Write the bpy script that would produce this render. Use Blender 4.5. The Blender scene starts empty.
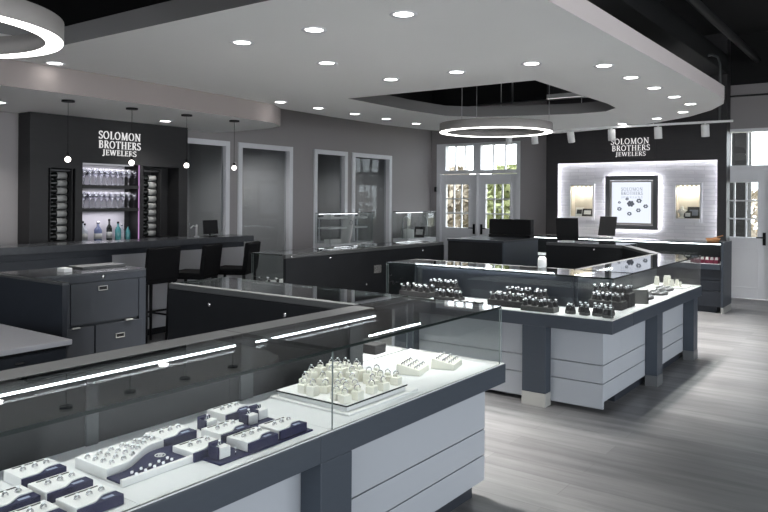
import bpy, bmesh, math, random
from mathutils import Matrix, Vector
random.seed(7)
PI = math.pi
sc = bpy.context.scene
COL = sc.collection

# ------------------------------------------------------------------ materials
MATS = {}
def nmat(name):
    m = bpy.data.materials.new(name); m.use_nodes = True
    nt = m.node_tree; nt.nodes.clear()
    out = nt.nodes.new('ShaderNodeOutputMaterial')
    MATS[name] = m
    return m, nt, out
def pbr(name, col, rough=0.5, metal=0.0, var=0.08, scale=6.0, bump=0.0, stretch=(1, 1, 1), spec=0.5):
    m, nt, out = nmat(name); N = nt.nodes; L = nt.links
    b = N.new('ShaderNodeBsdfPrincipled')
    b.inputs['Roughness'].default_value = rough; b.inputs['Metallic'].default_value = metal
    b.inputs['Specular IOR Level'].default_value = spec
    tc = N.new('ShaderNodeTexCoord'); mp = N.new('ShaderNodeMapping'); mp.inputs['Scale'].default_value = stretch
    nz = N.new('ShaderNodeTexNoise'); nz.inputs['Scale'].default_value = scale; nz.inputs['Detail'].default_value = 4
    L.new(tc.outputs['Object'], mp.inputs['Vector']); L.new(mp.outputs['Vector'], nz.inputs['Vector'])
    mx = N.new('ShaderNodeMix'); mx.data_type = 'RGBA'
    c0 = [max(0, c*(1-var)) for c in col]; c1 = [min(1, c*(1+var)) for c in col]
    mx.inputs['A'].default_value = (*c0, 1); mx.inputs['B'].default_value = (*c1, 1)
    L.new(nz.outputs['Fac'], mx.inputs['Factor']); L.new(mx.outputs['Result'], b.inputs['Base Color'])
    if bump:
        bp = N.new('ShaderNodeBump'); bp.inputs['Strength'].default_value = bump; bp.inputs['Distance'].default_value = 0.01
        L.new(nz.outputs['Fac'], bp.inputs['Height']); L.new(bp.outputs['Normal'], b.inputs['Normal'])
    L.new(b.outputs['BSDF'], out.inputs['Surface'])
    return m
def emit(name, col, s):
    m, nt, out = nmat(name)
    e = nt.nodes.new('ShaderNodeEmission'); e.inputs['Color'].default_value = (*col, 1); e.inputs['Strength'].default_value = s
    nt.links.new(e.outputs['Emission'], out.inputs['Surface'])
    return m
def glassy(name, tint, f0=0.035, rough=0.0, boost=1.0):
    m, nt, out = nmat(name); N = nt.nodes; L = nt.links
    tr = N.new('ShaderNodeBsdfTransparent'); tr.inputs['Color'].default_value = (*tint, 1)
    gl = N.new('ShaderNodeBsdfGlossy'); gl.inputs['Roughness'].default_value = rough
    lw = N.new('ShaderNodeLayerWeight'); lw.inputs['Blend'].default_value = 0.5
    pw = N.new('ShaderNodeMath'); pw.operation = 'POWER'; pw.inputs[1].default_value = 5.3
    ml = N.new('ShaderNodeMath'); ml.operation = 'MULTIPLY_ADD'; ml.inputs[1].default_value = (1-f0)*boost; ml.inputs[2].default_value = f0
    ml.use_clamp = True
    mx = N.new('ShaderNodeMixShader')
    L.new(lw.outputs['Facing'], pw.inputs[0]); L.new(pw.outputs[0], ml.inputs[0]); L.new(ml.outputs[0], mx.inputs['Fac'])
    L.new(tr.outputs['BSDF'], mx.inputs[1]); L.new(gl.outputs['BSDF'], mx.inputs[2]); L.new(mx.outputs['Shader'], out.inputs['Surface'])
    return m

pbr('slate', (0.033, 0.043, 0.058), 0.45, var=0.10, scale=14, stretch=(1, 1, 6))
pbr('slate_dark', (0.016, 0.020, 0.028), 0.5, var=0.15, scale=10)
pbr('slate_black', (0.010, 0.011, 0.013), 0.6, var=0.15, spec=0.2)
pbr('case_back', (0.008, 0.009, 0.0105), 0.5, var=0.1, spec=0.3)
pbr('slate_grey', (0.035, 0.039, 0.043), 0.45, var=0.08, scale=10)
pbr('frame_grey', (0.10, 0.105, 0.11), 0.5, var=0.05)
pbr('rail_metal', (0.085, 0.088, 0.09), 0.45, metal=0.3, var=0.05)
pbr('panel', (0.35, 0.372, 0.405), 0.45, var=0.02, scale=3)
pbr('deck_white', (0.69, 0.70, 0.71), 0.4, var=0.015, scale=3)
pbr('shoe', (0.42, 0.42, 0.40), 0.4, metal=0.2, var=0.04)
pbr('steel', (0.55, 0.56, 0.58), 0.3, metal=1.0, var=0.05)
pbr('silver', (0.55, 0.55, 0.57), 0.25, metal=1.0, var=0.04)
pbr('gem', (0.9, 0.92, 0.95), 0.08, var=0.02, spec=1.0)
pbr('soffit', (0.86, 0.86, 0.855), 0.85, var=0.015, scale=2)
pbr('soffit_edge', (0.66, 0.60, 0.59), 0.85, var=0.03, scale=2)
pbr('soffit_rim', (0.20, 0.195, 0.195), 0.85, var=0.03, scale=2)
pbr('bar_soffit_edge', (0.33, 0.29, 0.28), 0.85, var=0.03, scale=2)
pbr('black_ceiling', (0.006, 0.006, 0.0065), 0.9, var=0.3)
pbr('duct_black', (0.016, 0.017, 0.018), 0.6, var=0.2)
pbr('wall_paint', (0.33, 0.31, 0.312), 0.8, var=0.03, scale=2)
pbr('wall_paint_office', (0.36, 0.36, 0.37), 0.8, var=0.03, scale=2)
pbr('bar_wood', (0.017, 0.0168, 0.018), 0.5, var=0.25, scale=5, stretch=(1, 1, 8))
pbr('feature_dark', (0.036, 0.034, 0.036), 0.55, var=0.2, scale=5, stretch=(1, 1, 8))
pbr('trim_white', (0.76, 0.76, 0.79), 0.5, var=0.03)
pbr('door_paint', (0.82, 0.82, 0.84), 0.5, var=0.03, scale=3)
pbr('black_plastic', (0.008, 0.008, 0.009), 0.5, var=0.1, spec=0.2)
pbr('black_leather', (0.007, 0.007, 0.008), 0.7, spec=0.1, var=0.2, scale=40, bump=0.1)
pbr('white_plastic', (0.75, 0.75, 0.74), 0.35, var=0.02)
pbr('ivory', (0.86, 0.84, 0.75), 0.55, var=0.03, scale=20)
pbr('white_leather', (0.76, 0.755, 0.75), 0.55, var=0.03, scale=30)
pbr('navy', (0.014, 0.014, 0.052), 0.6, var=0.15, scale=30, spec=0.2)
pbr('black_velvet', (0.022, 0.019, 0.021), 0.7, var=0.2, scale=40)
pbr('charcoal_tray', (0.07, 0.068, 0.066), 0.6, var=0.1, scale=30)
pbr('burgundy', (0.16, 0.012, 0.04), 0.6, var=0.15, scale=30)
pbr('desk_top', (0.50, 0.50, 0.53), 0.45, var=0.03)
pbr('bar_stone', (0.06, 0.063, 0.07), 0.2, var=0.25, scale=18)
pbr('bar_panel', (0.42, 0.42, 0.44), 0.5, var=0.04)
pbr('wine_glass_dark', (0.006, 0.008, 0.007), 0.12, var=0.2)
pbr('label_paper', (0.33, 0.33, 0.32), 0.7, var=0.06)
pbr('niche_back', (0.55, 0.53, 0.57), 0.7, var=0.05)
pbr('teal_bottle', (0.06, 0.22, 0.23), 0.15, var=0.1)
pbr('blue_bottle', (0.10, 0.12, 0.22), 0.15, var=0.1)
pbr('clear_bottle', (0.38, 0.40, 0.44), 0.15, var=0.1)
pbr('tan', (0.42, 0.20, 0.08), 0.6, var=0.15, scale=40)
pbr('warm_plaster', (0.62, 0.57, 0.49), 0.7, var=0.03)
emit('sign_glow', (1.0, 0.99, 0.99), 0.55)  # faint glow added so the sign letters read evenly bright
pbr('print_grey', (0.20, 0.22, 0.28), 0.6, var=0.05)
pbr('print_pale', (0.30, 0.34, 0.46), 0.6, var=0.05)
pbr('card_dark', (0.03, 0.028, 0.028), 0.6, var=0.1)
pbr('card_white', (0.75, 0.74, 0.72), 0.6, var=0.03)
pbr('glass_edge', (0.012, 0.018, 0.017), 0.15, var=0.05)
pbr('glass_edge_light', (0.22, 0.26, 0.26), 0.15, var=0.05)
pbr('lamp_body', (0.38, 0.36, 0.345), 0.5, var=0.03)
pbr('track_white', (0.85, 0.85, 0.84), 0.4, var=0.03)
pbr('foliage_tan', (0.36, 0.30, 0.23), 0.8, var=0.35, scale=3)
pbr('foliage_green', (0.27, 0.29, 0.13), 0.8, var=0.35, scale=3)
pbr('bark', (0.05, 0.045, 0.04), 0.9, var=0.3, scale=20)
pbr('pale_bounce_ground', (0.62, 0.61, 0.60), 0.9, var=0.06, scale=4)
pbr('lawn', (0.30, 0.28, 0.20), 0.95, var=0.2, scale=4)
pbr('stone_column', (0.010, 0.009, 0.009), 0.9, var=0.2, scale=8)
emit('led_white', (0.90, 0.95, 1.0), 9.0)
emit('led_soft', (0.92, 0.93, 1.0), 0.25)
emit('led_halo', (0.93, 0.93, 1.0), 16.0)
emit('led_cove', (0.88, 0.88, 1.0), 3.0)
emit('led_warm', (1.0, 0.95, 0.86), 4.0)
emit('led_purple', (0.80, 0.45, 0.85), 0.42)
emit('ring_light', (1.0, 0.98, 0.95), 5.0)
emit('can_lens', (1.0, 0.98, 0.95), 9.0)
emit('globe', (1.0, 0.93, 0.88), 3.5)
emit('led_case_fill', (0.92, 0.95, 1.0), 2.0)
emit('screen_light', (0.84, 0.89, 1.0), 0.72)
emit('linear_lamp', (1.0, 0.98, 0.95), 1.2)
glassy('glass', (0.945, 0.96, 0.955))
glassy('glass_top', (0.92, 0.94, 0.94), f0=0.05, rough=0.015)
glassy('window_glass', (0.93, 0.95, 0.95), f0=0.05)
glassy('office_glass', (0.80, 0.82, 0.83), f0=0.02, boost=0.25)
glassy('stemware', (0.90, 0.90, 0.92), f0=0.12)

def floor_mat():
    m, nt, out = nmat('floor_planks'); N = nt.nodes; L = nt.links
    b = N.new('ShaderNodeBsdfPrincipled'); b.inputs['Roughness'].default_value = 0.38
    tc = N.new('ShaderNodeTexCoord')
    br = N.new('ShaderNodeTexBrick'); br.inputs['Scale'].default_value = 1.0
    br.inputs['Brick Width'].default_value = 1.5; br.inputs['Row Height'].default_value = 0.19
    br.inputs['Mortar Size'].default_value = 0.0022; br.inputs['Mortar Smooth'].default_value = 0.3
    br.inputs['Color1'].default_value = (0.165, 0.165, 0.168, 1); br.inputs['Color2'].default_value = (0.225, 0.225, 0.227, 1)
    br.inputs['Mortar'].default_value = (0.15, 0.15, 0.15, 1)
    br.offset = 0.37
    L.new(tc.outputs['Object'], br.inputs['Vector'])
    mp = N.new('ShaderNodeMapping'); mp.inputs['Scale'].default_value = (0.55, 6.0, 1)
    L.new(tc.outputs['Object'], mp.inputs['Vector'])
    nz = N.new('ShaderNodeTexNoise'); nz.inputs['Scale'].default_value = 2.2; nz.inputs['Detail'].default_value = 6; nz.inputs['Roughness'].default_value = 0.6
    L.new(mp.outputs['Vector'], nz.inputs['Vector'])
    rp = N.new('ShaderNodeValToRGB'); rp.color_ramp.elements[0].position = 0.32; rp.color_ramp.elements[1].position = 0.70
    rp.color_ramp.elements[0].color = (0.62, 0.62, 0.63, 1); rp.color_ramp.elements[1].color = (1.12, 1.11, 1.10, 1)
    L.new(nz.outputs['Fac'], rp.inputs['Fac'])
    mx = N.new('ShaderNodeMix'); mx.data_type = 'RGBA'; mx.blend_type = 'MULTIPLY'; mx.inputs['Factor'].default_value = 1.0
    L.new(br.outputs['Color'], mx.inputs['A']); L.new(rp.outputs['Color'], mx.inputs['B'])
    L.new(mx.outputs['Result'], b.inputs['Base Color'])
    bp = N.new('ShaderNodeBump'); bp.inputs['Strength'].default_value = 0.15; bp.inputs['Distance'].default_value = 0.004
    L.new(nz.outputs['Fac'], bp.inputs['Height']); L.new(bp.outputs['Normal'], b.inputs['Normal'])
    L.new(b.outputs['BSDF'], out.inputs['Surface'])
floor_mat()
def brick_mat():
    m, nt, out = nmat('white_brick'); N = nt.nodes; L = nt.links
    b = N.new('ShaderNodeBsdfPrincipled'); b.inputs['Roughness'].default_value = 0.7
    tc = N.new('ShaderNodeTexCoord'); mp = N.new('ShaderNodeMapping'); mp.inputs['Rotation'].default_value = (PI/2, 0, 0)
    L.new(tc.outputs['Object'], mp.inputs['Vector'])
    br = N.new('ShaderNodeTexBrick'); br.inputs['Scale'].default_value = 1.0
    br.inputs['Brick Width'].default_value = 0.30; br.inputs['Row Height'].default_value = 0.06
    br.inputs['Mortar Size'].default_value = 0.006; br.inputs['Mortar Smooth'].default_value = 0.6
    br.inputs['Color1'].default_value = (0.66, 0.65, 0.68, 1); br.inputs['Color2'].default_value = (0.74, 0.73, 0.75, 1)
    br.inputs['Mortar'].default_value = (0.58, 0.57, 0.60, 1)
    L.new(mp.outputs['Vector'], br.inputs['Vector']); L.new(br.outputs['Color'], b.inputs['Base Color'])
    nz = N.new('ShaderNodeTexNoise'); nz.inputs['Scale'].default_value = 9; L.new(tc.outputs['Object'], nz.inputs['Vector'])
    ad = N.new('ShaderNodeMath'); ad.operation = 'SUBTRACT'; L.new(nz.outputs['Fac'], ad.inputs[0]); L.new(br.outputs['Fac'], ad.inputs[1])
    bp = N.new('ShaderNodeBump'); bp.inputs['Strength'].default_value = 0.7; bp.inputs['Distance'].default_value = 0.012
    L.new(ad.outputs[0], bp.inputs['Height']); L.new(bp.outputs['Normal'], b.inputs['Normal'])
    L.new(b.outputs['BSDF'], out.inputs['Surface'])
brick_mat()

# ------------------------------------------------------------------ mesh builder
class MB:
    def __init__(s): s.v = []; s.f = []; s.m = []; s.sm = []
    def quadset(s, vs, fs, mi=0, smooth=False):
        o = len(s.v); s.v += [tuple(p) for p in vs]
        for f in fs: s.f.append([o+i for i in f]); s.m.append(mi); s.sm.append(smooth)
        return s
    def box(s, x0, x1, y0, y1, z0, z1, mi=0, side=None):
        if x0 > x1: x0, x1 = x1, x0
        if y0 > y1: y0, y1 = y1, y0
        if z0 > z1: z0, z1 = z1, z0
        vs = [(x0,y0,z0),(x1,y0,z0),(x1,y1,z0),(x0,y1,z0),(x0,y0,z1),(x1,y0,z1),(x1,y1,z1),(x0,y1,z1)]
        return s.quadset(vs, [(0,3,2,1),(4,5,6,7),(0,1,5,4),(1,2,6,5),(2,3,7,6),(3,0,4,7)], mi)
    def pane(s, x0, x1, y0, y1, z0, z1):
        """a glass sheet: big faces slot 0, rim faces slot 1 (dark), thin axis found by size"""
        d = [x1-x0, y1-y0, z1-z0]; t = d.index(min(d))
        o = len(s.m); s.box(x0, x1, y0, y1, z0, z1)
        ax = [2, 2, 1, 0, 1, 0]
        for i in range(6): s.m[o+i] = 0 if ax[i] == t else 1
        return s
    def prism(s, poly, z0, z1, mi=0, plane='xy', smooth=False):
        """poly: 2D outline CCW; extrude along the third axis"""
        n = len(poly)
        def P(a, b, c): return (a, b, c) if plane == 'xy' else ((a, c, b) if plane == 'xz' else (c, a, b))
        vs = [P(a, b, z0) for a, b in poly]+[P(a, b, z1) for a, b in poly]
        s.quadset(vs, [list(range(n))[::-1], list(range(n, 2*n))], mi)
        o = len(s.v)-2*n
        for i in range(n):
            j = (i+1) % n
            s.f.append([o+i, o+j, o+n+j, o+n+i]); s.m.append(mi); s.sm.append(smooth)
        return s
    def lathe(s, prof, c=(0, 0, 0), n=16, mi=0, axis='z', smooth=True, caps=True):
        """prof: (radius, height) pairs"""
        def P(a, b, h):
            if axis == 'z': return (c[0]+a, c[1]+b, c[2]+h)
            if axis == 'y': return (c[0]+a, c[1]+h, c[2]+b)
            return (c[0]+h, c[1]+a, c[2]+b)
        vs = []; fs = []
        for r, h in prof:
            for i in range(n):
                t = 2*PI*i/n; vs.append(P(r*math.cos(t), r*math.sin(t), h))
        for k in range(len(prof)-1):
            for i in range(n):
                j = (i+1) % n; fs.append((k*n+i, k*n+j, (k+1)*n+j, (k+1)*n+i))
        s.quadset(vs, fs, mi, smooth)
        o = len(s.v)-len(vs)
        for k, rev in ((0, True), (len(prof)-1, False)) if caps and prof[0] != prof[-1] else ():
            if prof[k][0] > 1e-6:
                f = [o+k*n+i for i in range(n)]; s.f.append(f[::-1] if rev else f); s.m.append(mi); s.sm.append(False)
        return s
    def torus(s, R, r, c=(0, 0, 0), n=16, k=6, axis='z', mi=0, arc=(0, 2*PI)):
        vs = []; fs = []; full = abs(arc[1]-arc[0]-2*PI) < 1e-6; nn = n if full else n+1
        for i in range(nn):
            t = arc[0]+(arc[1]-arc[0])*i/n
            for j in range(k):
                q = 2*PI*j/k; a = R+r*math.cos(q); p = (a*math.cos(t), a*math.sin(t), r*math.sin(q))
                if axis == 'x': p = (p[2], p[0], p[1])
                elif axis == 'y': p = (p[0], p[2], p[1])
                vs.append((c[0]+p[0], c[1]+p[1], c[2]+p[2]))
        for i in range(n):
            i2 = (i+1) % nn
            for j in range(k):
                j2 = (j+1) % k; fs.append((i*k+j, i2*k+j, i2*k+j2, i*k+j2))
        return s.quadset(vs, fs, mi, True)
    def tube(s, pts, r, n=8, mi=0):
        pts = [Vector(p) for p in pts]; rr = r if isinstance(r, (list, tuple)) else [r]*len(pts)
        vs = []; fs = []; up = Vector((0, 0, 1))
        for i, p in enumerate(pts):
            d = (pts[min(i+1, len(pts)-1)]-pts[max(i-1, 0)]).normalized()
            a = d.cross(up if abs(d.z) < 0.95 else Vector((1, 0, 0))).normalized(); b = d.cross(a)
            for j in range(n):
                q = 2*PI*j/n; vs.append(p+(a*math.cos(q)+b*math.sin(q))*rr[i])
        for i in range(len(pts)-1):
            for j in range(n):
                k = (j+1) % n; fs.append((i*n+j, i*n+k, (i+1)*n+k, (i+1)*n+j))
        s.quadset(vs, fs, mi, True); o = len(s.v)-len(vs)
        s.f.append([o+j for j in range(n)]); s.m.append(mi); s.sm.append(False)
        s.f.append([o+len(vs)-n+j for j in range(n)][::-1]); s.m.append(mi); s.sm.append(False)
        return s
    def sphere(s, c, r, n=12, k=8, mi=0, sq=(1, 1, 1)):
        prof = [(max(1e-4, r*math.sin(PI*i/k)), -r*math.cos(PI*i/k)) for i in range(k+1)]
        o = len(s.v); s.lathe(prof, (0, 0, 0), n, mi)
        for i in range(o, len(s.v)):
            p = s.v[i]; s.v[i] = (c[0]+p[0]*sq[0], c[1]+p[1]*sq[1], c[2]+p[2]*sq[2])
        return s
    def xform(s, M, o=0):
        for i in range(o, len(s.v)): s.v[i] = tuple(M @ Vector(s.v[i]))
        return s
    def mesh(s, name, mats):
        me = bpy.data.meshes.new(name); me.from_pydata(s.v, [], s.f)
        for m in mats: me.materials.append(MATS[m])
        me.polygons.foreach_set('material_index', s.m); me.polygons.foreach_set('use_smooth', s.sm)
        bm = bmesh.new(); bm.from_mesh(me); bmesh.ops.recalc_face_normals(bm, faces=bm.faces); bm.to_mesh(me); bm.free()
        me.update(); return me
    def build(s, name, mats, parent=None, bevel=0, loc=None, rot=None, label=None):
        if isinstance(mats, str): mats = [mats]
        o = bpy.data.objects.new(name, s.mesh(name, mats)); COL.objects.link(o)
        if parent: o.parent = parent
        if loc: o.location = loc
        if rot: o.rotation_euler = rot
        if bevel:
            b = o.modifiers.new('edge', 'BEVEL'); b.width = bevel; b.segments = 2; b.limit_method = 'ANGLE'; b.angle_limit = 0.7
        if label: o['label'] = label
        return o
def tag(o, label=None, cat=None, group=None, kind=None):
    if label: o['label'] = label
    if cat: o['category'] = cat
    if group: o['group'] = group
    if kind: o['kind'] = kind
    return o
def thing(name, label, cat, loc=(0, 0, 0), rz=0, group=None):
    o = bpy.data.objects.new(name, None); o.empty_display_size = 0.1; COL.objects.link(o)
    o.location = loc; o.rotation_euler = (0, 0, rz)
    return tag(o, label, cat, group)
def struct(name, mb, mats, label=None, bevel=0, parent=None, cat=None):
    o = mb.build(name, mats, parent, bevel); o['kind'] = 'structure'
    if label: o['label'] = label
    if cat: o['category'] = cat
    return o
def dup(o, loc, label=None, group=None, rz=None):
    c = o.copy(); COL.objects.link(c); c.location = loc
    if rz is not None: c.rotation_euler = (0, 0, rz)
    if label: c['label'] = label
    if group: c['group'] = group
    for ch in o.children:
        d = ch.copy(); COL.objects.link(d); d.parent = c
        for g in ch.children:
            e = g.copy(); COL.objects.link(e); e.parent = d
    return c
def holed(mb, a0, a1, b0, b1, t0, t1, holes, plane, mi=0):
    """wall slab with rectangular holes. plane 'x': a=y,b=z,t=x ; plane 'y': a=x,b=z,t=y"""
    A = sorted({a0, a1, *[h[0] for h in holes], *[h[1] for h in holes]}); A = [a for a in A if a0 <= a <= a1]
    B = sorted({b0, b1, *[h[2] for h in holes], *[h[3] for h in holes]}); B = [b for b in B if b0 <= b <= b1]
    for i in range(len(A)-1):
        run = None
        for j in range(len(B)-1):
            ca = (A[i]+A[i+1])/2; cb = (B[j]+B[j+1])/2
            solid = not any(h[0] < ca < h[1] and h[2] < cb < h[3] for h in holes)
            if solid: run = (run[0], B[j+1]) if run else (B[j], B[j+1])
            if run and (not solid or j == len(B)-2):
                if plane == 'x': mb.box(t0, t1, A[i], A[i+1], run[0], run[1], mi)
                else: mb.box(A[i], A[i+1], t0, t1, run[0], run[1], mi)
                run = None
    return mb

# ------------------------------------------------------------------ serif lettering
def arc(cx, cy, rx, ry, a0, a1, n=14): return [(cx+rx*math.cos(math.radians(a0+(a1-a0)*i/n)), cy+ry*math.sin(math.radians(a0+(a1-a0)*i/n))) for i in range(n+1)]
T, H = 0.14, 0.06
def ser(x, y, w=0.26): return ([(x-w/2, y), (x+w/2, y)], 0.05)
GLY = {
 'S': (0.52, [(arc(.27, .75, .20, .22, 30, 225)+arc(.26, .26, .22, .23, 60, -160), .10), ([(.455, .98), (.455, .78)], .045), ([(.04, .02), (.04, .24)], .045)]),
 'O': (0.84, [(arc(.40, .5, .34, .47, 0, 360, 26), .10)]),
 'L': (0.56, [([(.16, 0), (.16, 1)], T), ser(.16, .975), ser(.16, .025), ([(.16, .03), (.52, .03)], H), ([(.52, .0), (.53, .22)], .05)]),
 'M': (0.98, [([(.13, 0), (.17, 1)], H), ([(.17, .97), (.47, .03)], T), ([(.47, .03), (.78, .97)], H), ([(.78, 1), (.82, 0)], T), ser(.13, .025, .22), ser(.82, .025), ser(.14, .975, .2), ser(.81, .975, .2)]),
 'N': (0.84, [([(.15, 0), (.15, 1)], H), ([(.13, .97), (.70, .03)], T), ([(.70, 0), (.70, 1)], H), ser(.15, .025), ser(.11, .975, .2), ser(.70, .975)]),
 'B': (0.66, [([(.16, 0), (.16, 1)], T), ser(.14, .975, .2), ser(.14, .025, .2), ([(.16, .97)]+arc(.32, .75, .20, .22, 90, -90)+[(.16, .53)], .085), (arc(.33, .275, .24, .25, 90, -90)+[(.16, .03)], .085)]),
 'R': (0.70, [([(.16, 0), (.16, 1)], T), ser(.14, .975, .2), ser(.16, .025), ([(.16, .97)]+arc(.32, .74, .22, .23, 90, -90)+[(.16, .51)], .085), ([(.34, .51), (.62, .02)], T), ser(.64, .025, .16)]),
 'T': (0.70, [([(.34, 0), (.34, 1)], T), ser(.34, .025), ([(.03, .97), (.65, .97)], H), ([(.04, .99), (.03, .80)], .05), ([(.64, .99), (.65, .80)], .05)]),
 'H': (0.84, [([(.16, 0), (.16, 1)], T), ([(.66, 0), (.66, 1)], T), ([(.16, .52), (.66, .52)], H), ser(.16, .025), ser(.16, .975), ser(.66, .025), ser(.66, .975)]),
 'E': (0.60, [([(.16, 0), (.16, 1)], T), ser(.14, .975, .2), ser(.14, .025, .2), ([(.16, .97), (.50, .97)], H), ([(.16, .52), (.44, .52)], H), ([(.16, .03), (.53, .03)], H), ([(.50, .99), (.50, .80)], .05), ([(.44, .62), (.44, .42)], .045), ([(.53, .0), (.54, .22)], .05)]),
 'W': (1.08, [([(.08, .98), (.30, .03)], T), ([(.30, .03), (.53, .92)], H), ([(.53, .95), (.75, .03)], T), ([(.75, .03), (.99, .98)], H), ser(.08, .975, .24), ser(.99, .975, .22), ser(.53, .975, .2)]),
 'J': (0.42, [([(.24, 1), (.24, .10)]+arc(.12, .06, .12, .16, 0, -140, 8), T), ser(.24, .975)]),
}
def word(mb, text, x0, x1, z0, h, y0, y1, mi=0, bold=1.0):
    adv = sum(GLY[c][0] for c in text)+.10*(len(text)-1); sx = (x1-x0)/adv; x = x0
    for c in text:
        w, strokes = GLY[c]
        for pts, wd in strokes:
            P = [(x+p[0]*sx, z0+p[1]*h) for p in pts]; hw = wd*bold*min(sx, h)*0.5
            for i in range(len(P)-1):
                dx, dz = P[i+1][0]-P[i][0], P[i+1][1]-P[i][1]; l = math.hypot(dx, dz) or 1e-6
                nx, nz = -dz/l*hw, dx/l*hw; ex, ez = (dx/l*hw*.5, dz/l*hw*.5) if len(P) > 3 else (0, 0)
                q = [(P[i][0]-ex+nx, P[i][1]-ez+nz), (P[i][0]-ex-nx, P[i][1]-ez-nz), (P[i+1][0]+ex-nx, P[i+1][1]+ez-nz), (P[i+1][0]+ex+nx, P[i+1][1]+ez+nz)]
                mb.prism(q, y0, y1, mi, 'xz')
        x += (w+.10)*sx
    return mb

# ------------------------------------------------------------------ camera
M = [[0.80766565, -0.00703994, 0.5895987], [0.00568606, 0.99997522, 0.00415084], [-0.58961331, 0.0, 0.80768567]]
def wv(r): return Vector((r[0], r[2], -r[1]))
cx_, cy_, cz_ = wv(M[0]), -wv(M[1]), -wv(M[2])
cam = bpy.data.cameras.new('camera'); co = bpy.data.objects.new('camera', cam); COL.objects.link(co)
co.matrix_world = Matrix(((cx_.x, cy_.x, cz_.x, 0), (cx_.y, cy_.y, cz_.y, 0), (cx_.z, cy_.z, cz_.z, 1.55), (0, 0, 0, 1)))
cam.sensor_width = 36.0; cam.lens = 723.14/768*36; cam.shift_y = -(256-198.75)/768; cam.clip_start = 0.05
sc.camera = co

# ------------------------------------------------------------------ room shell
YW = 12.615
struct('floor', MB().box(-11.0, 4.6, -3.6, 12.9, -0.1, 0), 'floor_planks')
struct('ceiling', MB().box(-11.0, 4.7, -3.7, 13.0, 4.2, 4.3), 'black_ceiling')
mb = MB()
holed(mb, -8.14, 4.6, 0, 3.4, YW, YW+0.2, [(-7.87, -6.01, 0, 2.67), (-2.70, -1.0, 0, 2.70)], 'y')
struct('wall_back', mb, 'wall_paint')
struct('wall_back_upper', MB().box(-8.14, 4.6, YW, YW+0.2, 3.4, 4.2), 'black_ceiling')
W = [(6.25, 7.14), (7.31, 8.46), (8.98, 9.85), (9.99, 11.18)]
mb = MB(); holed(mb, -3.6, YW, 0, 3.4, -8.14, -8.0, [(a, b, 0, 2.365) for a, b in W], 'x'); struct('wall_left', mb, 'wall_paint')
struct('wall_left_upper', MB().box(-8.14, -8.0, -3.6, YW, 3.4, 4.2), 'black_ceiling')
mb = MB(); holed(mb, -3.6, 12.815, 0, 4.2, 4.5, 4.65, [(0.2, 3.8, 0.25, 2.9), (4.4, 8.0, 0.25, 2.9)], 'x'); struct('wall_right', mb, 'wall_paint')
mb = MB(); holed(mb, -8.14, 4.6, 0, 4.2, -3.75, -3.6, [(-3.2, 0.4, 0.25, 2.9), (0.8, 4.2, 0.25, 2.9)], 'y'); struct('wall_front', mb, 'wall_paint')  # openings behind the camera, added for daylight fill
mb = MB()
for a, b in ((0.2, 3.8), (4.4, 8.0)):
    for k in range(4): mb.box(4.54, 4.60, a+k*(b-a)/3-.03, a+k*(b-a)/3+.03, 0.25, 2.9)
    mb.box(4.54, 4.60, a, b, 0.22, 0.28); mb.box(4.54, 4.60, a, b, 2.87, 2.93)
for a, b in ((-3.2, .4), (.8, 4.2)):  # frames of the added fill openings in the front wall
    for k in range(4): mb.box(a+k*(b-a)/3-.03, a+k*(b-a)/3+.03, -3.70, -3.64, 0.25, 2.9)
    mb.box(a, b, -3.70, -3.64, 0.22, 0.28); mb.box(a, b, -3.70, -3.64, 2.87, 2.93)
struct('trim_unseen_windows', mb, 'trim_white')
# office behind the glazed partitions
mb = MB()
mb.box(-10.9, -10.8, 6.0, 11.6, 0, 2.7); mb.box(-10.8, -8.14, 6.0, 6.1, 0, 2.7); mb.box(-10.8, -8.14, 11.5, 11.6, 0, 2.7); mb.box(-10.8, -8.14, 8.68, 8.78, 0, 2.7)
struct('wall_office', mb, 'wall_paint_office')
struct('ceiling_office', MB().box(-10.9, -8.14, 6.0, 11.6, 2.7, 2.75), 'soffit')
# window frames in the left wall
for i, (a, b) in enumerate(W):
    t = MB(); w = 0.075
    for (y0, y1, z0, z1) in ((a, a+w, 0, 2.365), (b-w, b, 0, 2.365), (a+w, b-w, 2.365-w, 2.365)):
        t.box(-8.02, -7.975, y0, y1, z0, z1)
    t.box(-8.14, -8.0, a, a+.02, 0, 2.365); t.box(-8.14, -8.0, b-.02, b, 0, 2.365); t.box(-8.14, -8.0, a+.02, b-.02, 2.345, 2.365)
    t.box(-8.13, -8.09, a+.02, b-.02, 0, 0.10)
    f = struct('window_%d' % (i+1), t, 'trim_white', bevel=0.004)
    MB().pane(-8.115, -8.107, a+.02, b-.02, 0.10, 2.345).build('window_pane', ['office_glass', 'glass_edge'], f)
# baseboards
struct('baseboard_left', MB().box(-8.0, -7.985, 11.18, YW, 0, 0.12), 'trim_white')
struct('baseboard_back', MB().box(-8.0, -7.88, YW-.015, YW, 0, 0.12).box(-6.0, -5.4, YW-.015, YW, 0, 0.12), 'trim_white')

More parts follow.
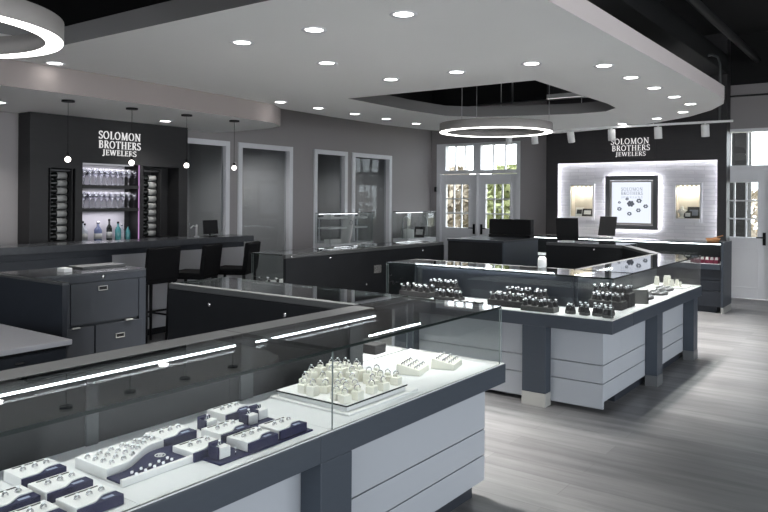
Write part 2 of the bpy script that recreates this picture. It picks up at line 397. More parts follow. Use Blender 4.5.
# ------------------------------------------------------------------ doors and transoms
def door(n, x0, x1, gx0, gx1, hx, label):
    m = MB(); holed(m, x0, x1, 0.01, 2.05, YW+.06, YW+.11, [(gx0, gx1, 0.98, 1.85)], 'y')
    for z0, z1 in ((0.18, 0.80),):          # raised moulding of the lower panel
        for xa, xb in ((gx0-.02, gx0), (gx1, gx1+.02)): m.box(xa, xb, YW+.05, YW+.06, z0, z1)
        for za in (z0, z1): m.box(gx0-.02, gx1+.02, YW+.05, YW+.06, za-.01, za+.01)
    for xa, xb in ((gx0-.03, gx0), (gx1, gx1+.03)): m.box(xa, xb, YW+.045, YW+.06, .95, 1.88)
    m.box(gx0, gx1, YW+.045, YW+.06, .95, .98); m.box(gx0, gx1, YW+.045, YW+.06, 1.85, 1.88)
    d = struct('door_%d' % n, m, 'door_paint', label, 0.003)
    g = MB()
    for k in (1, 2):
        xx = gx0+(gx1-gx0)*k/3; g.box(xx-.011, xx+.011, YW+.065, YW+.105, 0.98, 1.85)
        zz = 0.98+0.87*k/3; g.box(gx0, gx1, YW+.066, YW+.104, zz-.011, zz+.011)
    g.build('muntin', 'door_paint', d)
    MB().pane(gx0, gx1, YW+.082, YW+.088, 0.98, 1.85).build('door_glass', ['window_glass', 'glass_edge'], d)
    h = MB().box(hx-.022, hx+.022, YW+.045, YW+.06, 0.86, 1.06).tube([(hx, YW+.06, .98), (hx, YW+.02, .98)], .011)
    sgn = 1 if hx < (x0+x1)/2 else -1
    h.tube([(hx, YW+.02, .98), (hx+sgn*.11, YW+.02, .98)], .011); h.build('door_handle', 'black_plastic', d, label='black lever handle')
    return d
door(1, -7.785, -6.96, -7.68, -7.155, -7.03, 'left leaf of the white glazed double doors')
door(2, -6.93, -6.09, -6.77, -6.245, -6.865, 'right leaf of the white glazed double doors')
door(3, -2.63, -1.80, -2.47, -1.96, -1.865, 'white glazed door beside the feature wall')
mb = MB()
for x0, x1, z0, z1 in ((-7.87, -7.79, 0, 2.67), (-6.085, -6.01, 0, 2.67), (-7.79, -6.085, 2.06, 2.13), (-7.79, -6.085, 2.62, 2.67), (-7.02, -6.86, 2.13, 2.62), (-7.79, -7.66, 2.13, 2.62), (-6.955, -6.935, 0, 2.06)):
    mb.box(x0, x1, YW-.01, YW+.13, z0, z1)
for x in (-7.45, -7.235, -6.605, -6.35): mb.box(x-.012, x+.012, YW+.03, YW+.1, 2.13, 2.62)
struct('trim_1', mb, 'door_paint', 'white frame of the double doors and transom')
mb = MB()
for x0, x1, z0, z1 in ((-2.70, -2.63, 0, 2.70), (-1.795, -1.0, 0, 2.09), (-2.63, -1.0, 2.05, 2.12), (-2.63, -1.0, 2.65, 2.70), (-1.78, -1.0, 2.12, 2.65)):
    mb.box(x0, x1, YW-.01, YW+.13, z0, z1)
for x in (-2.36, -2.11): mb.box(x-.012, x+.012, YW+.03, YW+.1, 2.12, 2.65)
struct('trim_2', mb, 'door_paint', 'white frame of the right-hand door and transom')
for i, (x0, x1, z0, z1) in enumerate(((-7.66, -7.02, 2.13, 2.62), (-6.86, -6.085, 2.13, 2.62), (-2.63, -1.78, 2.12, 2.65))):
    struct('window_%d' % (5+i), MB().pane(x0, x1, YW+.06, YW+.066, z0, z1), ['window_glass', 'glass_edge'])
tag(MB().box(-7.90, -7.865, YW-.05, YW, 1.70, 1.80).build('door_closer_bracket', 'black_plastic', bevel=.004), 'small black bracket on the jamb left of the double doors', 'bracket')

# ------------------------------------------------------------------ ceiling cloud
def smooth_poly(pts, it=2):
    for _ in range(it):
        q = []
        for i in range(len(pts)):
            a, b = pts[i], pts[(i+1) % len(pts)]
            q += [(a[0]*.75+b[0]*.25, a[1]*.75+b[1]*.25), (a[0]*.25+b[0]*.75, a[1]*.25+b[1]*.75)]
        pts = q
    return pts
def slab(name, outer, holes, z0, z1, mats):
    cu = bpy.data.curves.new(name, 'CURVE'); cu.dimensions = '2D'; cu.fill_mode = 'BOTH'; cu.extrude = (z1-z0)/2
    for poly in [outer]+holes:
        sp = cu.splines.new('POLY'); sp.points.add(len(poly)-1); sp.use_cyclic_u = True
        for p, (x, y) in zip(sp.points, poly): p.co = (x, y, 0, 1)
    tmp = bpy.data.objects.new('tmp', cu); COL.objects.link(tmp)
    me = bpy.data.meshes.new_from_object(tmp.evaluated_get(bpy.context.evaluated_depsgraph_get()))
    bpy.data.objects.remove(tmp); bpy.data.curves.remove(cu)
    me.name = name; me.materials.clear()
    for m in mats: me.materials.append(MATS[m])
    for p in me.polygons:
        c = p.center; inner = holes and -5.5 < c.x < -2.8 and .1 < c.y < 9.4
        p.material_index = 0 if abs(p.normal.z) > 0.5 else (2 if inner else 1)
    me.transform(Matrix.Translation((0, 0, (z0+z1)/2)))
    o = bpy.data.objects.new(name, me); COL.objects.link(o); o['kind'] = 'structure'
    return o
ZS = 2.7
outer = [(-1.70, -2.5), (-1.70, 8.35), (-1.705, 8.8), (-1.80, 9.25), (-2.05, 9.82), (-2.45, 10.42), (-2.98, 10.93), (-3.5, 11.28), (-4.13, 11.62), (-4.92, 11.86), (-5.6, 11.75), (-6.19, 11.0), (-6.5, 10.2), (-6.64, 9.1), (-6.62, 7.8), (-6.53, 6.3), (-6.45, 5.2), (-6.38, 4.1), (-6.28, 3.0), (-6.2, 1.5), (-6.2, -2.5)]
hole2 = [(-5.25, 6.47), (-2.935, 6.47), (-2.935, 7.7), (-2.93, 8.5), (-2.98, 8.95), (-3.2, 9.24), (-3.6, 9.29), (-4.1, 9.17), (-4.87, 8.93), (-5.20, 8.55), (-5.28, 7.8)]
hole1 = [(-5.19, 3.0), (-2.93, 3.0), (-2.93, 1.2), (-3.1, .5), (-3.8, .25), (-4.6, .4), (-5.15, .9), (-5.25, 1.7)]
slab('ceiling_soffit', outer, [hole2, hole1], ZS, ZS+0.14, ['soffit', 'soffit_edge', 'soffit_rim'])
bs = [(-8.0, -2.5), (-6.12, -2.5), (-6.11, 2.5), (-6.12, 3.8), (-6.17, 4.8), (-6.24, 5.6), (-6.32, 6.35), (-6.54, 6.70), (-6.9, 6.84), (-7.5, 6.88), (-8.0, 6.88)]
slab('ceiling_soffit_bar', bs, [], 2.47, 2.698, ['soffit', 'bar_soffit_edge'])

# recessed downlights
def downlight(loc, label, group):
    t = thing('recessed_downlight', label, 'ceiling light', loc, 0, group)
    MB().lathe([(.062, 0), (.062, .004), (.088, -.001), (.090, -.006), (.062, -.004), (.062, 0)], n=24).build('trim_ring', 'trim_white', t)
    MB().lathe([(.0001, -.0015), (.061, -.0015), (.061, .0), (.0001, 0)], n=24).build('lens', 'can_lens', t)
    return t
cans = []
for k, x in enumerate((-2.56, -3.30, -4.01)): cans.append(((x, 3.70), 'downlight in the nearest ceiling row, %s of three' % ('right', 'middle', 'left')[k]))
cans.append(((-5.98, 3.36), 'single downlight beside the hanging ring light near the bar'))
cans.append(((-4.02, 4.67), 'single downlight between the two rows of three'))
for k, x in enumerate((-2.60, -3.33, -4.06)): cans.append(((x, 5.66), 'downlight in the row before the far ceiling opening, %s of three' % ('right', 'middle', 'left')[k]))
o5 = ('first', 'second', 'third', 'fourth', 'fifth')
for k, y in enumerate((6.09, 6.82, 7.58, 8.35, 9.07)): cans.append(((-2.13, y), '%s downlight along the right ceiling edge, counted from the near end' % o5[k]))
for k, p in enumerate(((-2.40, 9.84), (-2.89, 10.42), (-3.53, 10.90), (-4.18, 11.15))): cans.append((p, '%s downlight round the far curved ceiling edge, counted from its right' % o5[k]))
for k, y in enumerate((6.26, 6.95, 7.69, 8.42, 9.20)): cans.append(((-6.12, y), '%s downlight along the left ceiling edge, counted from the near end' % o5[k]))
def spot(loc, power, size=100, blend=0.6, col=(1, .975, .94), aim=(0, 0, -1), rad=0.045):
    l = bpy.data.lights.new('spot', 'SPOT'); l.energy = power; l.spot_size = math.radians(size); l.spot_blend = blend; l.color = col; l.shadow_soft_size = rad
    o = bpy.data.objects.new('lamp_beam', l); COL.objects.link(o); o.location = loc
    o.rotation_euler = Vector(aim).to_track_quat('-Z', 'Y').to_euler()
    return o
d0 = None
for (x, y), lab in cans:
    if d0 is None: d0 = downlight((x, y, ZS), lab, 'downlights in the main ceiling')
    else: dup(d0, (x, y, ZS), lab)
    if x < -5.9: spot((x, y, ZS-.03), 170, 56, 1.0, aim=(.35, 0, -1))
    elif y == 3.70: spot((x, y, ZS-.03), 400, 72, 1.0)
    elif x > -2.2: spot((x, y, ZS-.03), 300, 72, 1.0)
    else: spot((x, y, ZS-.03), 200, 76, 1.0)
for x, y in ((-2.13, 2.9), (-2.13, 2.15), (-2.13, 1.4), (-2.13, .6), (-4.0, -.5), (-3.0, -.5)):  # unseen cans added to light the front island
    dup(d0, (x, y, ZS), 'recessed downlight added out of view above the front showcase'); spot((x, y, ZS-.03), 60, 74, 1.0)
dup(d0, (-7.30, 5.50, 2.47), 'downlight in the bar soffit nearest its rounded end', 'downlights in the bar soffit'); spot((-7.30, 5.50, 2.44), 22, 120)
dup(d0, (-7.25, 3.50, 2.47), 'downlight in the bar soffit at the left picture edge', 'downlights in the bar soffit'); spot((-7.25, 3.50, 2.44), 22, 120)
dup(d0, (-9.2, 7.55, 2.70), 'downlight in the office behind the first glazed opening', 'office lights'); spot((-9.2, 7.55, 2.66), 60, 150)
spot((-9.4, 10.2, 2.6), 40, 150)

# ring pendants
def ring_pendant(loc, label, r=0.64, w=0.085, h=0.10):
    t = thing('ring_pendant', label, 'pendant light', loc, 0, 'round ring pendants')
    MB().lathe([(r, .004), (r, h), (r-w, h), (r-w, .004), (r, .004)], n=72).build('ring_body', 'lamp_body', t)
    MB().lathe([(r-.004, .0), (r-.004, .012), (r-w+.004, .012), (r-w+.004, .0), (r-.004, 0)], n=72).build('light_diffuser', 'ring_light', t)
    for a in (20, 140, 260):
        x, y = (r-w/2)*math.cos(math.radians(a)), (r-w/2)*math.sin(math.radians(a))
        MB().tube([(x, y, h), (x, y, 4.2-loc[2])], .003, 6).build('suspension_cable', 'steel', t)
    return t
ring_pendant((-3.95, 7.62, 2.335), 'grey ring pendant hanging below the far ceiling opening', .655)
ring_pendant((-3.70, 1.41, 2.30), 'grey ring pendant cut off by the top left corner', .625)
# linear lamp and conduits in the plenum
t = thing('linear_lamp', 'short bright strip lamp seen up through the far ceiling opening', 'ceiling light', (-4.45, 11.15, 3.2))
MB().box(-.38, .38, -.05, .05, 0, .07).build('housing', 'track_white', t); MB().box(-.37, .37, -.045, .045, -.012, 0).build('diffuser', 'linear_lamp', t)
MB().tube([(-.3, 0, .07), (-.3, 0, 1.0)], .006).build('hanger', 'duct_black', t)
mb = MB().tube([(-5.6, 10.2, 3.05), (-3.0, 10.2, 3.05)], .012)
for x in (-5.0, -3.6): mb.tube([(x, 10.2, 3.05), (x, 10.2, 4.2)], .014)
tag(mb.build('ceiling_conduit', 'steel'), 'thin grey conduit seen through the far ceiling opening', 'conduit')
tag(MB().box(-2.75, -2.35, 3.0, 12.4, 3.55, 3.85).build('air_duct', 'duct_black', bevel=.01), 'long black air duct above the right ceiling edge', 'duct')
tag(MB().tube([(-1.95, -1, 3.75), (-1.95, 12.5, 3.75)], .05).build('ceiling_pipe', 'duct_black'), 'black pipe running along the dark ceiling', 'pipe')
mb = MB().tube([(-2.5, 11.0, 3.60), (-2.30, 11.0, 3.62), (-2.22, 11.0, 3.58), (-2.19, 11.0, 3.48), (-2.19, 11.0, 2.69)], .018)
tag(mb.build('hanging_conduit', 'rail_metal'), 'bent grey conduit dropping to the right end of the track', 'conduit')
tag(MB().tube([(-3.5, YW-.03, 3.22), (1.5, YW-.03, 3.22)], .014).build('wall_conduit', 'duct_black'), 'dark conduit running along the upper back wall', 'conduit')
# track with spot heads
t = thing('ceiling_track', 'white lighting track before the feature wall', 'light track', (0, 11.0, 2.655))
MB().box(-5.9, -2.02, -.02, .02, 0, .03).build('track', 'track_white', t)
for x in (-5.6, -4.2, -3.1): MB().tube([(x, 0, .03), (x, 0, 1.545)], .006).build('hanger', 'track_white', t)
names = {'-5.45': 'spot head behind the far ring pendant on the track', '-4.99': 'second track spot, tilted, right of the ring pendant', '-4.37': 'track spot head above the feature wall at its left', '-3.72': 'track spot head hanging before the wall lettering', '-3.03': 'track spot head just right of the wall lettering', '-2.38': 'rightmost track spot head near the transom'}
for x, tilt in ((-5.45, .1), (-4.99, .25), (-4.37, .35), (-3.72, .12), (-3.03, .15), (-2.38, .2)):
    h = thing('track_spotlight', names[str(x)], 'spotlight', (x, 11.0, 2.655), 0, 'spot heads on the track')
    MB().tube([(0, 0, 0), (0, 0, -.03)], .014).build('bracket', 'track_white', h)
    R = Matrix.Translation((0, 0, -.10)) @ Matrix.Rotation(tilt, 4, 'X')
    MB().lathe([(.055, -.09), (.055, .075), (.048, .085), (.0001, .085)], n=20).lathe([(.048, -.075), (.0001, -.075)], n=20).xform(R).build('lamp_housing', 'track_white', h)
    MB().lathe([(.046, -.076), (.0001, -.0761)], n=20).xform(R).build('lens', 'can_lens', h)
    spot((x, 11.0+.09*tilt, 2.44), 26, 70, aim=(0, tilt*1.4, -1))
#PART2
# ------------------------------------------------------------------ feature wall
FX0, FX1, FY = -5.37, -2.355, 12.35
mb = MB()
mb.box(FX0, -5.15, FY, FY+.02, 0, 4.2).box(-2.49, FX1, FY, FY+.02, 0, 4.2).box(-5.15, -2.49, FY, FY+.02, 2.205, 4.2)
mb.box(FX0, -5.25, FY+.02, YW, 0, 4.2).box(-2.39, FX1, FY+.02, YW, 0, 4.2).box(-5.25, -2.39, FY+.02, YW, 2.32, 4.2)
mb.box(-4.28, -3.44, FY-.012, FY, 2.26, 2.66)
struct('wall_feature', mb, 'feature_dark', 'dark projecting wall round the white brick panel')
mb = MB(); holed(mb, -5.25, -2.39, 0, 2.32, FY+.09, FY+.12, [(-4.93, -4.52, 1.26, 1.81), (-3.13, -2.755, 1.26, 1.81)], 'y')
struct('wall_brick', mb, 'white_brick', 'white brick panel set into the dark feature wall')
struct('trim_cove', MB().box(-5.15, -2.49, FY+.025, FY+.04, 2.26, 2.275).box(-5.22, -5.205, FY+.025, FY+.04, .95, 2.26).box(-2.435, -2.42, FY+.025, FY+.04, .95, 2.26), 'led_halo', 'lit cove strip round the brick panel')
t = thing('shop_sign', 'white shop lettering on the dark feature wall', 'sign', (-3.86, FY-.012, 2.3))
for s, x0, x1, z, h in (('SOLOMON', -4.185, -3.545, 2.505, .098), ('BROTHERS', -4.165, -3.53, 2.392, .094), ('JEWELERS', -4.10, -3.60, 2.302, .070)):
    word(MB(), s, x0+3.86, x1+3.86, z-2.3, h, -.012, 0, bold=.92).build('lettering', 'sign_glow', t)
# backlit poster
t = thing('framed_poster', 'black-framed backlit poster on the white brick', 'poster', (-3.84, FY+.02, 1.515))
fw, fh = .44, .455
mb = MB().box(-fw, -fw+.075, -.03, .02, -fh, fh).box(fw-.075, fw, -.03, .02, -fh, fh).box(-fw+.075, fw-.075, -.03, .02, -fh, -fh+.075).box(-fw+.075, fw-.075, -.03, .02, fh-.075, fh)
mb.build('frame', 'frame_grey', t, .004)
mb = MB().box(-.36, -.33, -.02, .01, -.375, .375).box(.33, .36, -.02, .01, -.375, .375).box(-.33, .33, -.02, .01, -.375, -.345).box(-.33, .33, -.02, .01, .345, .375)
mb.build('inner_frame', 'lamp_body', t)
MB().box(-.33, .33, -.005, .015, -.345, .345).build('poster_sheet', 'screen_light', t)
mb = MB(); word(mb, 'SOLOMON', -.17, .19, .20, .055, -.008, -.005, bold=.8); word(mb, 'BROTHERS', -.17, .19, .13, .055, -.008, -.005, bold=.8); mb.build('lettering', 'print_pale', t)
mb = MB(); word(mb, 'JEWELERS', -.17, .19, .075, .03, -.008, -.005, bold=.8); mb.build('lettering', 'print_pale', t)
for cx, cz, s in ((-.01, -.02, .055), (.13, .03, .04), (-.20, .0, .022), (-.20, -.11, .035), (.12, -.13, .035), (-.03, -.19, .035), (.24, -.06, .035), (-.07, .06, .025)):
    mot = MB(); s *= 1.25
    for k in range(6):
        a = k*1.05+cx*9; r = s*.62
        mot.prism([(cx+r*math.cos(a)+s*.33*math.cos(b), cz+r*math.sin(a)*.8+s*.33*math.sin(b)) for b in [i*PI/3 for i in range(6)]], -.008, -.005, 0, 'xz')
    if s > .06: mot.prism([(cx+s*.3*math.cos(b), cz+s*.3*math.sin(b)) for b in [i*PI/4 for i in range(8)]], -.009, -.005, 0, 'xz')
    mot.build('jewel_print', 'print_grey', t)
mb = MB().box(-fw+.02, fw-.02, .03, .05, fh-.03, fh-.015).box(-fw+.02, fw-.02, .03, .05, -fh+.015, -fh+.03).box(-fw+.015, -fw+.03, .03, .05, -fh+.03, fh-.03).box(fw-.03, fw-.015, .03, .05, -fh+.03, fh-.03)
mb.build('backlight', 'led_halo', t)
MB().box(-.3, .3, .02, .07, -.3, .3).build('mount', 'black_plastic', t)
# wall vitrines
def vitrine(xc, w, label):
    t = thing('wall_vitrine', label, 'display case', (xc, FY+.085, 1.535), 0, 'lit wall vitrines')
    a, b = w/2, .275
    mb = MB().box(-a, a, .165, .17, -b, b).box(-a, -a+.006, 0, .165, -b, b).box(a-.006, a, 0, .165, -b, b).box(-a+.006, a-.006, 0, .165, b-.006, b).box(-a+.006, a-.006, 0, .165, -b, -b+.006)
    mb.build('cavity', 'warm_plaster', t)
    mb = MB().box(-a-.03, -a, -.05, .0, -b-.06, b+.03).box(a, a+.03, -.05, 0, -b-.06, b+.03).box(-a, a, -.05, 0, b, b+.03).box(-a, a, -.07, 0, -b-.06, -b)
    mb.build('frame', 'trim_white', t, .003)
    mb = MB()
    for k in range(5): mb.lathe([(.016, -.012), (.016, 0), (.0001, 0)], (-a+.05+k*(w-.1)/4, .08, b-.012), 10)
    mb.build('lamp', 'led_warm', t)
    MB().pane(-a, a, -.012, -.006, -b, b).build('glass_door', ['glass', 'glass_edge'], t)
    return t
vitrine(-4.725, .41, 'lit wall vitrine left of the framed poster')
vitrine(-2.943, .375, 'lit wall vitrine right of the framed poster')
for x in (-4.725, -2.943):
    l = bpy.data.lights.new('vitrine_light', 'AREA'); l.energy = 2.6; l.size = .3; l.shape = 'RECTANGLE'; l.size_y = .08; l.color = (1, .95, .86)
    o = bpy.data.objects.new('vitrine_light', l); COL.objects.link(o); o.location = (x, FY+.16, 1.535+.255)
zb = 1.535-.275+.006
def card(x, y, z, w, h, tilt, mats, label, grp=None):
    t = thing('display_card', label, 'display card', (x, y, z), 0, grp)
    R = Matrix.Rotation(-tilt, 4, 'X')
    MB().box(-w/2, w/2, 0, .012, 0, h).xform(R).build('board', mats[0], t)
    MB().box(-w*.33, w*.33, -.004, 0, h*.25, h*.75).xform(R).build('insert', mats[1], t)
    MB().box(-.01, .01, .012, h*.5, 0, .012).build('stand_foot', mats[0], t)
card(-4.80, FY+.13, zb, .14, .16, .25, ('card_white', 'card_dark'), 'white display card in the left wall vitrine')
card(-4.64, FY+.10, zb, .19, .14, .30, ('card_dark', 'card_white'), 'dark display card in the left wall vitrine')
card(-2.87, FY+.13, zb, .20, .19, .2, ('card_dark', 'print_grey'), 'large dark display card in the right wall vitrine')
card(-2.95, FY+.08, zb, .12, .12, .25, ('card_dark', 'card_white'), 'small dark and white card in the right wall vitrine')
def bust(name, label, cat, loc, h, m='ivory', grp=None):
    t = thing(name, label, cat, loc, 0, grp)
    MB().lathe([(h*.28, 0), (h*.28, h*.06), (h*.10, h*.12), (h*.12, h*.3), (h*.34, h*.55), (h*.36, h*.66), (h*.17, h*.76), (h*.12, h*.95), (h*.10, h)], n=20).build('bust', m, t)
    MB().torus(h*.25, h*.018, (0, -h*.12, h*.68), 20, 5).build('necklace', 'silver', t)
    return t
bust('necklace_bust', 'cream necklace bust in the right wall vitrine', 'necklace bust', (-3.045, FY+.11, zb), .20)

# ------------------------------------------------------------------ showcases
def showcase(label, loc, rz, L, D=.48, legs=(), end0=False, end1=False, panel=None, gl=None, led=None, rail=None, posts=(), locks=(), group=None,
             panel_cuts=(.08, .215, .35, .60), deck_cuts=(), endpanel=False, seams=True, top=1.0, dk=.70, kick=True, back=True, rail_u=None, back_u=None, backmat='case_back', rim='glass_edge_light', erim='glass_edge_light', extra=None, fgl=None, ledr=.0042, shoe='shoe', shoes=True, frontmat='panel', pin=.10, epin=.10):
    t = thing('jewelry_showcase', label, 'display case', loc, rz, group)
    p0, p1 = panel or (0, L)
    MB().box(0, L, 0, D, .60, dk-.004).build('fascia', 'slate', t, .003)
    g0, g1 = gl or (0, L)
    cuts = [0]+list(deck_cuts)+[L]; mb = MB()
    for a, b in zip(cuts[:-1], cuts[1:]): mb.box(a+.001, b-.001, .008, D-.001, dk-.004, dk)
    mb.build('deck', 'deck_white', t)
    mb = MB()
    for a, b in zip(panel_cuts[:-1], panel_cuts[1:]):
        mb.box(p0, p1, pin, pin+.025, a+.003, b-.003)
        if endpanel: mb.box(p1-.025, p1, pin+.025, D, max(a, .08)+.003, b-.003)
    mb.build('front_panel', frontmat, t, .0015)
    e1 = p1-.027
    MB().box(p0, e1, pin+.026, D, .08, .60).build('carcass', 'slate_dark', t)
    if kick: MB().box(p0+.0, p1-.06, pin+.04, D-.03, 0, .08).build('kick_base', 'slate_dark', t)
    for a, b, z0 in legs:
        lg = MB().box(a, b, 0, pin-.001, z0, .60).build('leg', 'slate', t, .003)
        MB().box(a-.001, b+.001, -.002, pin-.001, 0, z0).build('metal_shoe', shoe, lg)
    f0, f1 = fgl or (g0, g1)
    MB().pane(f0, f1, .012, .018, dk, top-.011).build('front_glass', ['glass', rim], t)
    r0, r1 = rail or (D-.06, D)
    MB().pane(g0, g1, .008, r0+.01, top-.011, top).build('glass_top', ['glass_top', 'glass_edge'], t)
    if end0: MB().pane(.012, .018, .019, D-.03, dk, top-.011).build('end_glass', ['glass', 'glass_edge_light'], t)
    if end1: MB().pane(L-.018, L-.012, .019, D-.03 if erim != 'glass' else D+.001, dk, top-.011).build('end_glass', ['glass', erim], t)
    if extra: MB().pane(*extra, top-.011, top).build('glass_top', ['glass_top', 'glass_edge'], t)
    u0, u1 = rail_u or (0, L)
    k0, k1 = back_u or (u0, u1)
    if back:
        MB().box(k0, k1, D-.03, D-.001, dk, top-.036).build('back_panel', backmat, t)
        for a, b in posts: MB().box(a, b, D-.042, D-.03, dk, top-.04).build('post', 'slate_grey', t, .002)
        MB().box(k0, k1, D, D+.004, .1, top-.04).build('ring_side_door', 'slate_black', t)
        for u, z in locks: MB().lathe([(.013, 0), (.013, .012), (.0001, .014)], (u, D, z), 12, axis='y').build('lock', 'silver', t)
    MB().box(u0, u1, r0+.01, r1, top-.035, top).build('rail', 'rail_metal', t, .003)
    for a, b in (led or ()): MB().tube([(a, r0+.012, top-.046), (b, r0+.012, top-.043)], ledr, 8).build('led_strip', 'led_white', t)
    return t
P90, P180 = PI/2, PI
sf = 'showcases of the front island'; sm = 'showcases of the middle island'
showcase('front glass showcase holding the navy ring trays', (-1.70, -.8, 0), P90, 2.757, .60, gl=(0, 2.835), led=[(.6, 2.79)], rail=(.475, .615), rail_u=(0, 2.835),
         posts=[(2.19, 2.236), (1.45, 1.50)], deck_cuts=[2.02], group=sf, panel=(0, 2.757), legs=[(.55, .73, .08)])
showcase('front glass showcase holding the white ring cubes', (-1.70, 1.957, 0), P90, 1.456, .60, legs=[(.002, .18, .08)], gl=(.080, 1.414), end1=True, panel=(0, 1.418),
         led=[(.15, .97)], rail=(.475, .615), rail_u=(.08, .965), posts=[(.133, .203), (.86, .965)], deck_cuts=[.079], endpanel=True, group=sf, extra=(.97, 1.414, .486, .60))
tag(MB().tube([(-1.80, 2.37, .985), (-1.80, 2.75, .985)], .0042).build('case_light_strip', 'led_white'), 'short bright light strip under the front glass above the white cubes', 'light strip')
# return run along the far side of the front island
showcase('glass-topped return showcase at the far side of the front island', (-2.31, 3.41, 0), P180, 1.53, .48, gl=(0, 1.53), group=sf, locks=[(.50, .90), (1.13, .90)], rail_u=(.02, 1.53), end1=True)
# left side of the front island: cabinet, wing and desk
t = thing('drawer_cabinet', 'slate cabinet with flap door and drawer before the bar', 'cabinet', (-4.79, 2.57, 0))
MB().box(-.52, -.02, 0, .86, 0, .985).build('body', 'slate_dark', t, .003)  # same slate, darkened so its colour holds the shade inside the island
MB().box(-.54, 0, 0, .87, .985, 1.0).build('worktop', 'bar_stone', t)
MB().box(-.02, 0, 0, .87, .935, .983).build('top_rail', 'slate_dark', t).name = 'apron'
d = MB().box(-.02, .002, .25, .805, .635, .93).build('door', 'slate_dark', t, .003)
def pull(parent, y, z, w=.075, h=.034):
    MB().box(.002, .008, y-w/2, y+w/2, z-h/2, z-h/2+.005).box(.002, .008, y-w/2, y+w/2, z+h/2-.005, z+h/2).box(.002, .008, y-w/2, y-w/2+.005, z-h/2, z+h/2).box(.002, .008, y+w/2-.005, y+w/2, z-h/2, z+h/2).box(.002, .004, y-w/2, y+w/2, z-h/2, z+h/2, 1).build('pull_handle', ['shoe', 'black_plastic'], parent)
pull(d, .50, .882)
d2 = MB().box(-.02, .002, .445, .84, .41, .615).build('drawer', 'slate_dark', t, .003); pull(d2, .645, .515)
d3 = MB().box(-.02, .002, .22, .435, .41, .615).build('small_door', 'slate_dark', t, .003)
MB().box(.002, .02, .255, .315, .612, .620).build('edge_handle', 'shoe', d3); MB().box(.002, .02, .685, .745, .620, .628).build('edge_handle', 'shoe', d)
MB().lathe([(.012, 0), (.012, .01), (.0001, .012)], (0, .50, .965), 12, axis='x').build('lock', 'silver', t)
MB().box(-.02, .0, 0, .245, .08, .93).box(-.02, 0, .81, .87, .08, .93).box(-.02, 0, .245, .81, .08, .40).build('face_frame', 'slate_dark', t)
t = thing('side_counter', 'dark slate counter end beside the pale desk', 'counter', (-4.36, 2.53, 0))
MB().box(-1.2, 0, -.02, .02, 0, .985).build('gable', 'slate_dark', t, .003); MB().box(-1.2, .003, -.023, .023, .985, 1.0).build('edge_cap', 'rail_metal', t, .002)
t = thing('desk', 'pale-topped desk at the left picture edge', 'desk', (-3.80, 2.40, 0))
MB().box(-.84, 0, -1.5, -.15, .72, .75).build('desk_top', 'desk_top', t, .004)
MB().box(-.80, -.03, -1.48, -.17, .0, .72).build('desk_body', 'slate_black', t, .003)
d = MB().box(-.03, -.015, -.80, -.18, .52, .70).build('drawer', 'slate_dark', t, .002)
MB().box(-.015, -.002, -.47, -.42, .66, .672).build('handle', 'silver', d)
for a, b in ((4.9, 'x'),):
    pass
tag(MB().box(-5.04, -4.94, 2.86, 2.92, 1.0, 1.03).build('card_holder', 'white_plastic', bevel=.003), 'small grey block on the slate cabinet at its left', 'card holder')
tag(MB().box(-5.22, -5.02, 3.05, 3.42, 1.0, 1.02).build('folder', 'rail_metal', bevel=.003), 'flat grey folder lying on the slate cabinet', 'folder')
# middle island
showcase('glass showcase of the middle island facing the front island', (-3.68, 5.07, 0), 0, 1.98, .48, legs=[(1.29, 1.48, .10), (.1, .29, .10)], end0=True, end1=True, erim='glass', panel=(0, 1.88), endpanel=True,
         led=[(.03, 1.36)], posts=[(.05, .09)], backmat='slate_dark', group=sm, panel_cuts=(.03, .215, .35, .60), kick=False, deck_cuts=[1.0], rail_u=(0, 1.51), ledr=.012, fgl=(0, 1.966))
showcase('glass showcase of the middle island facing the right aisle', (-1.70, 5.552, 0), P90, 2.208, .47, legs=[(.638, .80, .09), (1.879, 2.04, .09)], end1=True, panel=(0, 2.15),
         led=[(.02, .75)], posts=[(.82, .87)], backmat='slate_dark', group=sm, rail_u=(0, 2.2), deck_cuts=[.8], ledr=.011, rim='glass', shoe='frame_grey')  # shoes in a darker colour that carries the shade on the aisle side
showcase('far showcase closing the back of the middle island', (-2.85, 9.42, 0), P180, 1.0, .55, group=sm, locks=[(.36, .93)], end0=False)
t = thing('corner_counter', 'dark angled counter joining the middle island at its far corner', 'counter', (-2.85, 8.86, 0), math.atan2(-1.07, .64))
MB().box(0, 1.25, 0, .05, 0, .97).build('body', 'slate_black', t); MB().box(0, 1.25, -.01, .10, .97, 1.0).build('top', 'rail_metal', t, .003)
# dark showcase run facing the glazed wall
showcase('dark-backed showcase turned towards the glazed openings', (-5.36, 8.0, 0), -P90, 2.92, .48, end1=True, group='showcases by the left wall', kick=True,
         locks=[(2.84, .975), (2.26, .93), (1.64, .60), (.51, .92)])
tag(MB().box(-4.8795, -4.876, 6.50, 6.64, .71, .80).build('paper_notice', 'label_paper'), 'small pale notice on the dark showcase back', 'notice')
